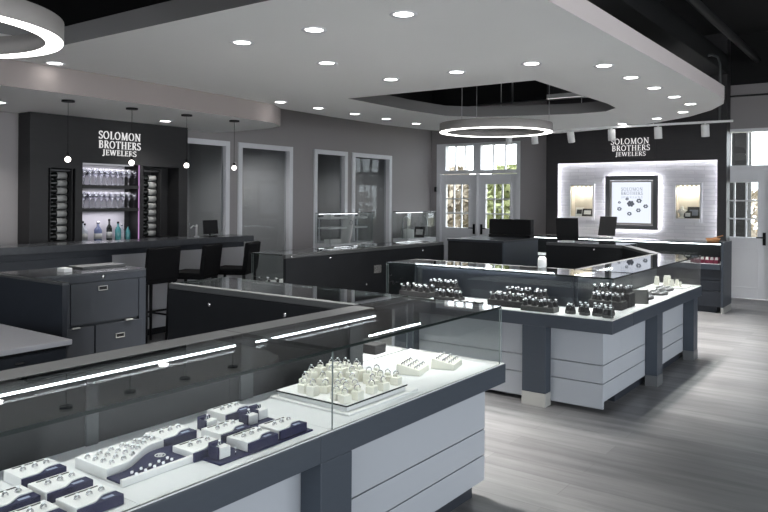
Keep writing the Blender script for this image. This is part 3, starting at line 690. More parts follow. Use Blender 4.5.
# dark till cabinet
t = thing('till_cabinet', 'dark till cabinet below the black box, middle of the shop', 'cabinet', (-4.38, 8.70, 0))
MB().box(-.86, -.02, 0, 1.10, 0, .97).build('body', 'slate_black', t, .004); MB().box(-.02, 0, 0, 1.10, .0, .97).build('side_panel', 'slate', t)
MB().box(-.87, .005, -.005, 1.11, .97, 1.0).build('top', 'slate_dark', t, .003)
t = thing('till_screen', 'wide black box-shaped screen on the till cabinet', 'screen', (-4.72, 9.62, 1.0))
MB().box(-.33, .33, -.06, .06, .045, .265).build('housing', 'black_plastic', t, .006); MB().box(-.33, .33, -.075, .075, 0, .042).build('base', 'black_plastic', t, .004)
def pos(loc, rz, label, tilt=.28):
    t = thing('sales_monitor', label, 'monitor', loc, rz, 'sales monitors on the counters')
    MB().box(-.08, .08, -.07, .07, 0, .02).build('base', 'white_plastic', t, .004)
    MB().tube([(0, 0, .02), (0, .03, .12)], .016).build('stem', 'white_plastic', t)
    R = Matrix.Translation((0, 0, .03)) @ Matrix.Rotation(-tilt, 4, 'X')
    MB().box(-.14, .14, -.018, .01, 0, .30).xform(R).build('screen', 'black_plastic', t, .004)
pos((-3.63, 9.05, 1.0), .25, 'tilted black monitor on the far showcase of the middle island', -.28)
# feature wall counter
showcase('long showcase counter below the white brick panel', (-5.2, 10.75, 0), 0, 3.08, .55, group='showcases by the feature wall', top=.975, dk=.68, end0=True, led=[(.05, 3.0)], frontmat='slate_dark', panel_cuts=(.08, .30, .45, .60), pin=.05, rail=(.40, .55))
t = thing('counter_end_panel', 'tall dark end panel closing the brick-wall counter', 'panel', (-2.098, 11.03, 0))
MB().box(-.015, .015, -.28, .29, .085, .985).build('board', 'slate', t, .003); MB().box(-.02, .02, -.25, .27, 0, .085).build('kick', 'shoe', t)
pos((-3.80, 11.03, .975), -.2, 'tilted black monitor on the counter before the framed poster', .22)
mb = MB().lathe([(.075, 0), (.10, .045), (.095, .045), (.07, .006), (.0001, .006)], n=20)
t = thing('basket', 'small tan basket on the right end of the brick-wall counter', 'basket', (-2.28, 11.06, .975)); mb.build('bowl', 'tan', t); MB().tube([(-.05, 0, .03), (.13, .01, .09)], .008).build('scoop', 'tan', t)
tag(MB().lathe([(.03, 0), (.036, .01), (.034, .07), (.02, .09), (.0001, .092)], (0, 0, 0), 14).build('soap_dispenser', 'white_plastic', loc=(-2.43, 5.52, 1.0)), 'small white container on the rail of the middle island', 'container')
# tall glass wall cases at the left wall
def wall_case(y0, y1, label):
    t = thing('glass_display_case', label, 'display case', (-7.63, y0, 0), P90, 'glass cases against the left wall'); L = y1-y0
    MB().box(0, L, .02, .35, 0, .72).build('body', 'slate_dark', t); MB().box(0, L, 0, .35, .72, .80).build('deck', 'deck_white', t, .003)
    MB().pane(.0, L, .02, .026, .80, 1.30).build('front_glass', ['glass', 'glass_edge_light'], t)
    MB().pane(.0, .006, .027, .34, .80, 1.30).build('end_glass', ['glass', 'glass_edge_light'], t); MB().pane(L-.006, L, .027, .34, .80, 1.30).build('end_glass', ['glass', 'glass_edge_light'], t)
    MB().pane(0, L, .0, .35, 1.30, 1.308).build('glass_top', ['glass', 'glass_edge'], t)
    MB().tube([(.04, .30, 1.285), (L-.04, .30, 1.285)], .006).build('led_strip', 'led_case_fill', t)  # lamp tube added to brighten the deck and shelves
    return t, L
t, L = wall_case(9.0, 10.15, 'glass wall case with two shelves beside the narrow openings')
for z in (1.04, 1.205):
    MB().box(.05, L-.05, .10, .33, z, z+.03).build('shelf', 'deck_white', t)
MB().box(.06, .075, .30, .33, .80, 1.205).box(L-.075, L-.06, .30, .33, .80, 1.205).build('shelf_bracket', 'steel', t)
wall_case(11.22, 12.22, 'low glass wall case left of the double doors')
def curved(loc, label, h=.40, w=.10):
    t = thing('necklace_stand', label, 'necklace stand', loc, P90)
    pts = [(math.sin(i/10*1.5)*.10-.05, i/10*h) for i in range(11)]
    mb = MB(); poly = [(a, b) for a, b in pts]+[(a+.03, b) for a, b in pts[::-1]]
    mb.prism(poly, -w/2, w/2, 0, 'xz'); mb.build('curved_board', 'white_leather', t)
    MB().box(-.07, .07, -.06, .06, 0, .012).build('foot', 'white_leather', t)
    MB().torus(.04, .004, (.0, -w/2-.004, h*.75), 16, 5, 'y').build('necklace', 'silver', t)
curved((-7.72, 9.50, .80), 'curved white necklace stand in the shelved glass case', .46, .20)
tag(MB().box(-.07, .07, -.14, .14, 0, .07).build('jewel_box', 'white_leather', loc=(-7.80, 9.24, .80), bevel=.005), 'low white box at the left of the shelved glass case', 'box')
tag(MB().box(-.07, .07, -.06, .06, 0, .05).build('jewel_box', 'white_leather', loc=(-7.85, 9.20, 1.235), bevel=.005), 'small white box on the top shelf of the glass case', 'box')
bust('necklace_bust', 'small white bust on the top shelf at its right', 'necklace bust', (-7.84, 10.0, 1.235), .10, 'white_leather')
t = thing('candle_jar', 'white lidded jar in the low glass case', 'jar', (-7.80, 11.46, .80))
MB().lathe([(.12, 0), (.125, .01), (.125, .15), (.11, .165), (.0001, .165)], n=20).build('jar', 'white_plastic', t); MB().lathe([(.06, .165), (.06, .18), (.015, .185), (.012, .2), (.0001, .205)], n=16).build('lid', 'white_plastic', t)
card(-7.80, 11.85, .80, .24, .21, .2, ('card_dark', 'card_white'), 'black-framed card in the low glass case')
for y, lb in ((11.29, 'left'), (12.15, 'right')):
    tag(MB().tube([(0, 0, 0), (0, 0, .30), (0, .03*(1 if y < 11.5 else -1), .38), (0, .12*(1 if y < 11.5 else -1), .42)], .01).build('necklace_hook', 'steel', loc=(-7.80, y, .80)), '%s curved metal hook in the low glass case' % lb, 'hook')
# dark monitor in the office behind the narrow opening
t = thing('office_monitor', 'black monitor behind the narrow glazed opening', 'monitor', (-8.75, 9.73, 0), P90)
MB().box(-.30, .30, .0, .04, .86, 1.22).build('screen', 'black_plastic', t, .005); MB().tube([(0, .03, .76), (0, .03, .9)], .03).build('stem', 'black_plastic', t)
MB().box(-.5, .5, -.3, .3, .72, .76).box(-.48, -.42, -.28, .28, 0, .72).box(.42, .48, -.28, .28, 0, .72).build('table', 'trim_white', t)

# ------------------------------------------------------------------ bar
mb = MB(); BX = -7.75
holed(mb, 4.08, 6.20, 0, 2.47, -8.0, BX, [(4.29, 4.61, 1.04, 1.87), (4.70, 5.475, 1.0, 1.945), (5.515, 6.06, 1.04, 1.935)], 'x')
mb.box(-8.0, -7.98, 4.29, 6.06, 1.0, 1.95)
struct('wall_bar', mb, 'bar_wood', 'dark wood bar wall with bottle niches')
t = thing('glass_shelf_unit', 'lit shelf niche in the middle of the bar wall', 'shelf', (-7.87, 5.10, 1.0))
MB().box(-.11, -.10, -.395, .30, 0, .945).build('back', 'niche_back', t)
for z in (.375, .65): MB().box(-.10, .12, -.395, .37, z, z+.038).build('shelf', 'bar_wood', t)
MB().box(-.05, .09, -.395, .30, .93, .943).build('lamp', 'led_soft', t)
MB().box(.11, .121, .354, .364, 0, .945).build('purple_strip', 'led_purple', t)
MB().box(-.1, .12, -.395, .37, -.0, .012).build('base_shelf', 'bar_stone', t)
for zz, e in ((1.925, 1.0), (1.64, .8), (1.365, 1.0)):
    l = bpy.data.lights.new('niche_light', 'AREA'); l.energy = e; l.shape = 'RECTANGLE'; l.size = .12; l.size_y = .6; l.color = (.95, .93, 1)
    o = bpy.data.objects.new('niche_light', l); COL.objects.link(o); o.location = (-7.82, 5.05, zz)
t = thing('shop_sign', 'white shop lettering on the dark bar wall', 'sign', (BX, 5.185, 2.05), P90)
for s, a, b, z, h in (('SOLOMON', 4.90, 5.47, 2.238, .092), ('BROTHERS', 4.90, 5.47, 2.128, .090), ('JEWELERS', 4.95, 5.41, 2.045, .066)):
    word(MB(), s, a-5.185, b-5.185, z-2.05, h, -.012, 0, bold=.85).build('lettering', 'sign_glow', t)
# stemware
gl = MB().lathe([(.030, 0), (.028, .003), (.005, .008), (.004, .085), (.012, .095), (.032, .125), (.034, .155), (.027, .195), (.0255, .195), (.032, .155), (.030, .127), (.008, .098), (.0001, .096)], n=12).build('wine_glass', 'stemware')
first = True
for z, lev in ((1.688, 'upper'), (1.413, 'lower')):
    for r, x in enumerate((-7.925, -7.845, -7.785)):
        for k in range(9 if r != 2 else 10):
            y = 4.745+k*.074+(r % 2)*.03
            lab = 'clear stemmed glass on the %s bar shelf' % lev; grp = 'stemware on the %s bar shelf' % lev
            if first: gl.location = (x, y, z); tag(gl, lab, 'glass', grp); first = False
            else: dup(gl, (x, y, z), lab, grp)
# spirit bottles in the niche
def bottle(y, x, h, r, mat, label, lab=True, cap='black_plastic'):
    t = thing('spirit_bottle', label, 'bottle', (x, y, 1.012), 0, 'bottles in the bar niche')
    MB().lathe([(r*.95, 0), (r, h*.03), (r, h*.58), (r*.8, h*.66), (r*.36, h*.76), (r*.33, h*.92), (.0001, h*.921)], n=14).build('glass_body', mat, t)
    MB().lathe([(r*.40, h*.90), (r*.40, h), (.0001, h+.001)], n=12).build('cap', cap, t)
    if lab: MB().lathe([(r*1.02, h*.14), (r*1.02, h*.42)], n=14).build('label', 'label_paper', t)
bottle(4.770, -7.86, .25, .042, 'clear_bottle', 'clear bottle at the left end of the bar niche')
bottle(4.840, -7.93, .22, .035, 'clear_bottle', 'second clear bottle, behind the leftmost, in the bar niche')
bottle(4.970, -7.86, .24, .046, 'blue_bottle', 'squat blue-glass bottle with silver cap in the bar niche', True, 'silver')
bottle(5.120, -7.86, .27, .034, 'wine_glass_dark', 'dark bottle with pale label, middle of the bar niche')
bottle(5.240, -7.86, .235, .036, 'teal_bottle', 'taller teal bottle in the bar niche', False)
bottle(5.320, -7.90, .20, .032, 'clear_bottle', 'short clear bottle between two teal ones in the bar niche', False, 'silver')
bottle(5.385, -7.87, .19, .028, 'teal_bottle', 'small teal bottle at the right end of the bar niche', False)
# wine racks
def rack(yc, w, label, z0, z1):
    t = thing('wine_rack', label, 'wine rack', (-7.87, yc, 0), 0, 'wine racks in the bar wall')
    mb = MB()
    for a in (-w/2+.01, w/2-.02): mb.box(-.10, .10, a, a+.01, z0, z1)
    mb.build('upright', 'bar_wood', t)
    pm = MB().box(-.06, .06, -.004, .004, -.0075, 0).mesh('peg', ['steel'])
    for k in range(9):
        for a in (-w*.28, w*.28):
            o = bpy.data.objects.new('peg', pm); COL.objects.link(o); o.parent = t; o.location = (0, a, z0+.0065+k*.0875)
    MB().box(-.06, .06, -w/2+.02, w/2-.02, z1-.03, z1-.012).build('lamp', 'rail_metal', t)
ords = ('lowest', 'second from bottom', 'third from bottom', 'fourth from bottom', 'middle', 'fourth from top', 'third from top', 'second from top', 'topmost')
def wine(loc, label, grp):
    t = thing('wine_bottle', label, 'bottle', loc, 0, grp)
    MB().lathe([(.034, .14), (.0375, .13), (.0375, -.02), (.030, -.05), (.014, -.085), (.013, -.13), (.0001, -.131)], n=14, axis='y').build('glass_body', 'wine_glass_dark', t)
    MB().lathe([(.0382, .115), (.0382, .0)], n=14, axis='y').build('label', 'label_paper', t)
    MB().lathe([(.0155, -.10), (.0155, -.134), (.0001, -.135)], n=12, axis='y').build('capsule', 'black_plastic', t)
    return t
w0 = None
for yc, side, z0, z1 in ((4.455, 'left', 1.045, 1.868), (5.665, 'right', 1.045, 1.90)):
    rack(yc, .29, 'pegged wine rack %s of the lit bar shelves' % side, z0, z1)
    for k in range(9):
        lab = '%s wine bottle in the rack %s of the lit shelves' % (ords[k], side); g = 'wine bottles in the %s rack' % side
        loc = (-7.87, yc-.01 if side == 'left' else yc-.005, z0+.045+k*.0875)
        if w0 is None: w0 = wine(loc, lab, g)
        else: dup(w0, loc, lab, g)
# counter
t = thing('bar_counter', 'long dark bar counter with a stone top', 'bar counter', (-6.75, 6.45, 0))
MB().box(-.42, 0, -6.2, 0, 1.0, 1.072).build('stone_top', 'bar_stone', t, .004)
MB().box(-.40, -.12, -6.15, -.06, .93, 1.0).box(-.40, -.10, -6.15, -1.95, .1, .93).build('body', 'slate_dark', t)
MB().box(-.40, -.12, -1.95, -.06, .08, .93).build('grey_front', 'bar_panel', t)
MB().box(-.38, -.16, -6.1, -.1, 0, .08).build('kick', 'slate_black', t)
MB().tube([(-.06, -1.9, .28), (-.06, -.1, .28)], .012).build('foot_rail', 'black_plastic', t)
def stool(loc, rz, label):
    t = thing('bar_stool', label, 'bar stool', loc, rz, 'stools along the bar')
    MB().box(-.21, .21, -.21, .21, .66, .735).build('seat', 'black_leather', t, .02)
    R = Matrix.Translation((0, .19, .70)) @ Matrix.Rotation(-.12, 4, 'X')
    MB().box(-.21, .21, -.025, .03, 0, .335).xform(R).build('backrest', 'black_leather', t, .015)
    for sx in (-1, 1):
        for sy in (-1, 1): MB().tube([(sx*.185, sy*.185, .66), (sx*.205, sy*.21, 0)], [.02, .014], 8).build('leg', 'black_plastic', t)
    MB().tube([(-.195, -.198, .26), (.195, -.198, .26)], .01).tube([(-.197, -.2, .3), (-.197, .2, .3)], .01).tube([(.197, -.2, .3), (.197, .2, .3)], .01).build('stretcher', 'black_plastic', t)
stool((-6.44, 4.66, 0), -1.5, 'black bar stool nearest the slate cabinet')
stool((-6.44, 5.24, 0), -1.15, 'middle black bar stool, turned, along the bar')
stool((-6.44, 5.84, 0), -1.10, 'black bar stool at the far end of the bar')
# bar pendants
for k, y in enumerate((3.80, 4.50, 5.20, 5.90)):
    t = thing('bar_pendant', '%s small globe pendant over the bar, counted from the left' % o5[k], 'pendant light', (-6.52, y, 1.905), 0, 'globe pendants over the bar')
    MB().sphere((0, 0, 0), .028, 14, 10).build('globe', 'globe', t); MB().lathe([(.013, .03), (.013, .065), (.0001, .066)], n=12).build('cap', 'black_plastic', t)
    MB().tube([(0, 0, .06), (0, 0, .555)], .0025, 6).build('cord', 'black_plastic', t); MB().lathe([(.06, .548), (.06, .565), (.0001, .565)], n=20).build('canopy', 'black_plastic', t)
t = thing('bar_tablet', 'black tablet screen on the far end of the bar', 'screen', (-6.97, 5.94, 1.072), P90)
MB().box(-.11, .11, -.01, .012, .03, .20).xform(Matrix.Rotation(-.1, 4, 'X')).build('screen', 'black_plastic', t, .004); MB().box(-.07, .07, -.04, .06, 0, .012).tube([(0, .02, .01), (0, .02, .12)], .012).build('stand', 'black_plastic', t)
t = thing('beer_tap', 'small metal tap beside the tablet on the bar', 'tap', (-6.95, 5.70, 1.072))
MB().lathe([(.03, 0), (.03, .01), (.012, .02), (.012, .15), (.0001, .152)], n=14).build('column', 'steel', t); MB().tube([(0, 0, .12), (0, -.05, .14), (0, -.09, .11)], .008).build('spout', 'steel', t)
#PART3
# ------------------------------------------------------------------ jewellery of the front island
DK = .70
def ring_mesh(R=.0072, r=.0017, double=True, gem=True):
    mb = MB()
    for dx in ((-.003, .003) if double else (0,)): mb.torus(R, r, (dx, 0, R), 14, 5, 'x')
    if gem: mb.lathe([(.0004, -.003), (.005, .002), (.0035, .004), (.0001, .0041)], (0, 0, 2*R+.002), 8, 1, smooth=False)
    return mb
RB = ring_mesh().build('ring', ['silver', 'gem'])
RS = ring_mesh(.0092, .0018, False).build('ring', ['silver', 'gem'])
RC = ring_mesh(.0115, .0022, False).build('ring', ['silver', 'gem'])
usedR = {}
def ring(loc, label, group, base=None, rz=0, cat='ring'):
    base = base or RB
    if id(base) not in usedR:
        usedR[id(base)] = 1; base.location = loc; base.rotation_euler = (0, 0, rz); return tag(base, label, cat, group)
    c = dup(base, loc, label, group, rz); c['category'] = cat; return c
def sst(a, b, x): x = max(0, min(1, (x-a)/(b-a))); return x*x*(3-2*x)
def wave_poly(Wd, Dp, lo, hi, n=14):
    return [(-Wd/2+Wd*i/n, -Dp/2+lo+(hi-lo)*sst(-.02, .035, -Wd/2+Wd*i/n)) for i in range(n+1)]
tray_proto = None
def ring_tray(x, y, phrase, short, z=DK):
    global tray_proto
    Wd, Dp = .136, .112
    lab = 'white and navy ring tray, '+phrase
    if tray_proto is None:
        t = thing('ring_tray', lab, 'ring tray', (x, y, z), P90, 'navy-fronted ring trays'); tray_proto = t
        wp = wave_poly(Wd, Dp, .010, .040)
        MB().prism(wp+[(Wd/2, Dp/2), (-Wd/2, Dp/2)], 0, .032).build('body', 'white_leather', t, .002)
        MB().prism([(-Wd/2, -Dp/2), (Wd/2, -Dp/2)]+[(a, b-.0005) for a, b in wp[::-1]], 0, .029).build('navy_front', 'navy', t, .002)
        MB().box(-Wd*.36, Wd*.36, Dp*.36, Dp*.41, .032, .0335).build('ring_slot', 'card_dark', t)
        MB().box(.012, .045, -Dp/2+.010, -Dp/2+.022, .029, .0295).build('logo_print', 'print_pale', t)
    else: dup(tray_proto, (x, y, z), lab)
    for k, w in ((-1, 'left'), (0, 'middle'), (1, 'right')):
        ring((x-.008, y+k*.036+.002, z+.0265), 'silver ring, %s of three, in the tray %s' % (w, short), 'rings in the navy-fronted trays')
A = 'in the cluster at the left frame edge'
ring_tray(-2.13, 1.145, 'rear one '+A, 'rearmost at the left edge')
ring_tray(-1.972, 1.135, 'middle one '+A, 'left of the big tray')
ring_tray(-1.812, 1.128, 'front right one '+A, 'frontmost before the big tray')
ring_tray(-1.985, .985, 'left one '+A, 'farthest left of all')
ring_tray(-1.83, .972, 'cut off by the bottom frame edge', 'cut off by the bottom frame')
ring_tray(-2.09, 1.608, 'behind the right end of the big tray', 'behind the big tray')
ring_tray(-1.905, 1.583, 'behind the front ring box', 'behind the front ring box')
ring_tray(-2.135, 1.922, 'rearmost beside the pair of ring boxes', 'rearmost by the paired ring boxes')
ring_tray(-1.972, 1.757, 'centre one between the ring boxes', 'at the centre of the right cluster')
ring_tray(-1.818, 1.738, 'right of the front ring box', 'right of the front ring box', DK+.008)
ring_tray(-1.825, 1.892, 'rightmost on the navy mat', 'rightmost on the navy mat', DK+.008)
tag(MB().box(-1.885, -1.762, 1.545, 1.985, DK, DK+.0065).build('display_mat', 'navy', bevel=.002), 'long navy mat under the right ring trays', 'mat')
tag(MB().box(-2.03, -1.91, 1.835, 1.99, DK, DK+.0065).build('display_mat', 'navy', bevel=.002), 'dark navy mat behind the rightmost ring tray', 'mat')
# big wavy tray
t = thing('ring_tray', 'large white wavy ring tray with a navy front in the showcase', 'ring tray', (-1.985, 1.395, DK), P90)
n = 16; wv_ = [(-.135+.27*i/n, -.045+.085*sst(-.09, .10, -.135+.27*i/n)) for i in range(n+1)]
MB().prism(wv_+[(.135, .125), (-.135, .125)], 0, .036).build('body', 'white_leather', t, .003)
MB().prism([(-.135, -.115), (.155, -.115), (.165, .035)]+[(a, b-.001) for a, b in wv_[::-1]], 0.006, .012).build('navy_front', 'navy', t)
MB().box(-.137, .158, -.128, -.116, 0, .022).box(-.135, .15, -.116, -.04, 0, .0055).build('front_lip', 'white_leather', t, .002)
MB().torus(.016, .0018, (.075, -.02, .0135), 18, 5, 'z').torus(.007, .0015, (.075, -.02, .0135), 12, 5, 'z').build('logo_print', 'white_plastic', t)
rows = ('front', 'second', 'third', 'rear')
for i in range(6):
    yy = 1.295+i*.042; xf = -1.955-.085*sst(1.33, 1.50, yy)-.012; nn = 4 if i < 4 else 3
    for j in range(nn):
        ring((xf-(2.085+xf)*j/(nn-.5), yy-.006*j, DK+.031), 'silver ring standing in the white part of the large wavy tray', 'rings in the large wavy tray', rz=.1)
for i in range(5):
    for j in range(2):
        c = ring((-1.90+.022*j-.004*i, 1.32+i*.035, DK+.0125), 'small silver ring on the navy front of the large wavy tray', 'rings on the navy front of the large tray', RS, rz=.6)
        c.rotation_euler = (0.9, .5, .6)
# ring boxes
box_proto = None
def ring_box(x, y, label, rl, z=DK):
    global box_proto
    if box_proto is None:
        t = thing('ring_box', label, 'ring box', (x, y, z), P90, 'navy and white ring boxes'); box_proto = t
        MB().box(-.0225, .0225, -.012, .018, 0, .036).build('white_front', 'white_leather', t, .002); t.children[0].location = (.004, -.012, 0)
        MB().box(-.0225, .0225, .009, .030, 0, .046).box(-.028, -.019, -.022, .009, 0, .040).build('navy_back', 'navy', t, .002)
    else: dup(box_proto, (x, y, z), label)
    ring((x+.002, y-.002, z+.032), rl, 'rings in the ring boxes', RS, rz=.4)
ring_box(-1.815, 1.588, 'front navy and white ring box on the navy mat', 'silver ring in the front navy ring box', DK+.0075)
ring_box(-2.085, 1.765, 'rear navy and white ring box behind the centre trays', 'silver ring in the rear navy ring box')
ring_box(-1.995, 1.885, 'nearer of the paired ring boxes', 'silver ring in the nearer of the paired ring boxes', DK+.0075)
ring_box(-2.015, 1.955, 'farther of the paired ring boxes', 'silver ring in the farther of the paired ring boxes', DK+.0075)
ring((-1.79, 1.635, DK+.007), 'loose silver ring on the navy mat by the front box', 'loose rings', RS, rz=.8)
# white cube cluster on a mirror plinth
t = thing('display_plinth', 'square white plinth with glass plate under the ring cubes', 'plinth', (-1.98, 2.43, DK))
MB().prism([(-.215, -.235), (.215, -.235), (.215, .255), (-.215, .255)], 0, .010).build('base', 'white_leather', t, .003)
MB().box(-.183, .188, -.215, .193, .010, .030).build('riser', 'white_leather', t)
MB().box(-.19, .195, -.222, .20, .030, .036, 1).box(-.189, .194, -.221, .199, .0362, .0372, 0).build('plate', ['white_leather', 'glass_edge'], t)
PZ = DK+.0373
cube_pos = []
for r, (xr, hs) in enumerate(((-1.815, (.032, .036, 0, .030, .034, 0, .034)), (-1.868, (.030, .040, .034, 0, .036, .040, .030)), (-1.925, (0, .034, .030, .040, 0, .046, .044)), (-1.985, (.040, .030, 0, .036, .052, .050, .0)), (-2.045, (.036, 0, .040, .056, .062, .056, .050)), (-2.105, (0, .040, .060, .066, .070, .060, .048)))):
    for c, h in enumerate(hs):
        if h: cube_pos.append((xr+.006*((c*5+r*3) % 3-1), 2.245+.059*c+.006*((c+r*2) % 3-1), h))
cb = None
for i, (x, y, h) in enumerate(cube_pos):
    cat = 'tall' if h > .05 else ('low' if h < .04 else 'medium')
    lab = '%s ivory ring cube on the white plinth' % cat; g = '%s ivory ring cubes' % cat
    t = thing('ring_cube', lab, 'ring stand', (x, y, PZ), .12*((i*7) % 5-2), g)
    MB().box(-.020, .020, -.020, .020, 0, h).build('block', 'ivory', t, .0025)
    MB().box(-.010, -.003, -.010, .010, h, h+.010).box(.003, .010, -.010, .010, h, h+.010).build('ring_clip', 'ivory', t)
    ring((x, y, PZ+h+.001), 'ring with a gem on a %s ivory ring cube' % cat, 'rings on the %s ivory cubes' % cat, RC, rz=-.8+.2*((i*3) % 5-2))
# ivory slope trays
def slope_tray(x, y, which):
    t = thing('ring_pad', 'ivory sloped ring pad, %s of two, at the showcase end' % which, 'ring tray', (x, y, DK), P90+.25)
    mb = MB().prism([(-.062, 0), (.062, 0), (.058, .052), (-.058, .028)], -.075, .075, 0, 'yz'); mb.build('pad', 'ivory', t, .003)
    ca, sa = math.cos(P90+.25), math.sin(P90+.25)
    for i in range(4):
        for j in range(3):
            lx, ly = -.0575+i*.038, -.035+j*.033
            ring((x+lx*ca-ly*sa, y+lx*sa+ly*ca, DK+.0345+ly*.207), 'thin silver ring in the ivory sloped pad, %s of two' % which, 'rings in the %s ivory pad' % which, RB, rz=-.5)
slope_tray(-1.975, 2.955, 'nearer'); slope_tray(-1.905, 3.16, 'farther')
tag(MB().box(-.07, .07, -.05, .05, 0, .05).build('jewel_tray', 'black_velvet', loc=(-2.42, 3.20, DK), bevel=.004), 'dark velvet box in the corner of the front island case', 'tray')

# ------------------------------------------------------------------ jewellery of the middle island
STM = MB().lathe([(.023, 0), (.022, .005), (.016, .022), (.011, .052), (.006, .061), (.0001, .062)], n=10).mesh('ring_stand', ['black_velvet'])
RNM = MB().torus(.0145, .0042, (0, 0, 0), 12, 5, 'z').lathe([(.0004, -.004), (.011, .004), (.007, .010), (.0001, .0105)], (0, -.018, .010), 8, 1, smooth=False).mesh('ring', ['silver', 'gem'])
def stand(x, y, z, where, grp):
    o = bpy.data.objects.new('ring_stand', STM); COL.objects.link(o); o.location = (x, y, z)
    tag(o, 'black velvet ring stand '+where, 'ring stand', 'black ring stands '+grp)
    r = bpy.data.objects.new('ring', RNM); COL.objects.link(r); r.location = (x, y, z+.040); r.rotation_euler = (random.uniform(-.2, .2), 0, random.uniform(-.5, .8))
    tag(r, 'gem ring on a black stand '+where, 'ring', 'rings '+grp)
def block(x0, x1, y0, y1, h, label, m='black_velvet', z=DK):
    t = thing('riser_tray', label, 'display riser', ((x0+x1)/2, (y0+y1)/2, z), 0, 'dark risers in the middle island')
    a, b = (x1-x0)/2, (y1-y0)/2
    MB().box(-a, a, -b, b, 0, h-.004).build('body', m, t, .003); MB().box(-a+.004, a-.004, -b+.004, b-.004, h-.004, h).build('top', 'charcoal_tray', t)
    return z+h
def stands(x0, x1, y0, y1, z, nx, ny, where, grp, jit=.011):
    for i in range(nx):
        for j in range(ny):
            x = x0+(x1-x0)*(i+.5)/nx+random.uniform(-jit, jit); y = y0+(y1-y0)*(j+.5)/ny+random.uniform(-jit, jit)
            stand(x, y, z, where, grp)
z = block(-3.64, -3.33, 5.22, 5.36, .048, 'dark riser at the far left of the middle island case'); stands(-3.64, -3.33, 5.22, 5.36, z, 5, 2, 'on the far left riser', 'on the far left riser')
z = block(-3.46, -3.18, 5.40, 5.50, .085, 'tall dark riser behind the far left one'); stands(-3.46, -3.18, 5.40, 5.50, z, 5, 2, 'on the tall riser behind the far left one', 'on the tall left riser')
z = block(-3.27, -3.02, 5.20, 5.30, .030, 'low dark riser right of the far left one'); stands(-3.27, -3.02, 5.20, 5.30, z, 4, 2, 'on the low riser right of the far left one', 'on the low left riser')
for k in range(4):
    x = -3.02+k*.065
    t = thing('ring_pad', '%s low dark pad with white card in the gap between riser groups' % o5[k], 'ring tray', (x, 5.16+.01*k, DK), 0, 'low dark pads')
    MB().box(-.025, .025, -.03, .03, 0, .018).build('pad', 'black_velvet', t, .003); MB().box(-.014, .014, -.02, .012, .018, .022).build('card', 'white_leather', t)
z = block(-2.76, -2.44, 5.20, 5.33, .050, 'long dark riser in the middle of the front-facing case'); stands(-2.76, -2.44, 5.20, 5.33, z, 5, 2, 'on the long middle riser', 'on the long middle riser')
z = block(-2.70, -2.36, 5.39, 5.50, .075, 'tall dark riser behind the long middle one'); stands(-2.70, -2.36, 5.39, 5.50, z, 6, 2, 'on the tall riser behind the long middle one', 'on the tall middle riser')
z = block(-2.43, -2.16, 5.12, 5.23, .040, 'grey-edged riser right of the long middle one', 'charcoal_tray'); stands(-2.43, -2.16, 5.125, 5.225, z, 4, 2, 'on the grey-edged riser', 'on the grey-edged riser')
# corner group: small single pads
for k, (x, y) in enumerate(((-2.06, 5.20), (-2.00, 5.31), (-1.95, 5.20), (-1.90, 5.34), (-1.86, 5.22), (-1.80, 5.30), (-1.77, 5.18))):
    big = k in (2, 4)
    t = thing('ring_pad', '%s small dark pad at the corner of the middle island, from the left' % ('first', 'second', 'third', 'fourth', 'fifth', 'sixth', 'seventh')[k], 'ring tray', (x, y, DK), .3, 'small dark corner pads')
    MB().prism([(.04*math.cos(i*PI/3), .03*math.sin(i*PI/3)) for i in range(6)], 0, .022).build('pad', 'charcoal_tray', t, .002)
    for dx in (-.018, .018): stand(x+dx, y, DK+.022, 'on the small corner pads', 'on the small corner pads')
z = block(-2.06, -1.80, 5.58, 5.72, .065, 'wide black riser just past the island corner', 'black_velvet'); stands(-2.06, -1.80, 5.58, 5.72, z, 5, 2, 'on the wide riser past the corner', 'on the wide corner riser')
z = block(-2.10, -1.80, 5.76, 5.92, .11, 'tall black riser behind the wide corner one'); stands(-2.10, -1.80, 5.76, 5.92, z, 5, 3, 'on the tall riser past the corner', 'on the tall corner riser')
t = thing('necklace_board', 'tilted grey necklace board past the island corner', 'necklace board', (-1.80, 6.04, DK), .35)
R = Matrix.Rotation(-.35, 4, 'X')
MB().box(-.06, .06, -.008, .008, 0, .12).xform(R).build('board', 'charcoal_tray', t, .004); MB().box(.060, .068, -.01, .01, 0, .125).xform(R).build('silver_edge', 'silver', t)
def oval_tray(x, y, label, where, sx=.14, sy=.085, h=.02):
    t = thing('oval_tray', label, 'ring tray', (x, y, DK), P90+.15, 'black oval trays')
    MB().prism([(sx*math.cos(i*PI/12), sy*math.sin(i*PI/12)) for i in range(24)], 0, h).build('tray', 'black_velvet', t, .004)
    for i in range(4):
        for j in range(2):
            r = bpy.data.objects.new('ring', RNM); COL.objects.link(r); r.location = (x+(.5-j)*.07, y+(i-1.5)*.055, DK+h+.004); r.rotation_euler = (.9, 0, .5)
            tag(r, 'silver gem ring on the %s black oval tray' % where, 'ring', 'rings on the %s oval tray' % where)
oval_tray(-1.88, 6.42, 'nearest black oval tray in the aisle-facing case', 'nearest')
oval_tray(-1.86, 6.80, 'second black oval tray in the aisle-facing case', 'second')
oval_tray(-1.90, 7.14, 'farthest black oval tray in the aisle-facing case', 'farthest')
t = thing('display_plinth', 'flat pale plinth under the cream stands at the case end', 'plinth', (-1.93, 7.44, DK)); MB().box(-.17, .17, -.14, .14, 0, .012).build('base', 'white_leather', t, .003)
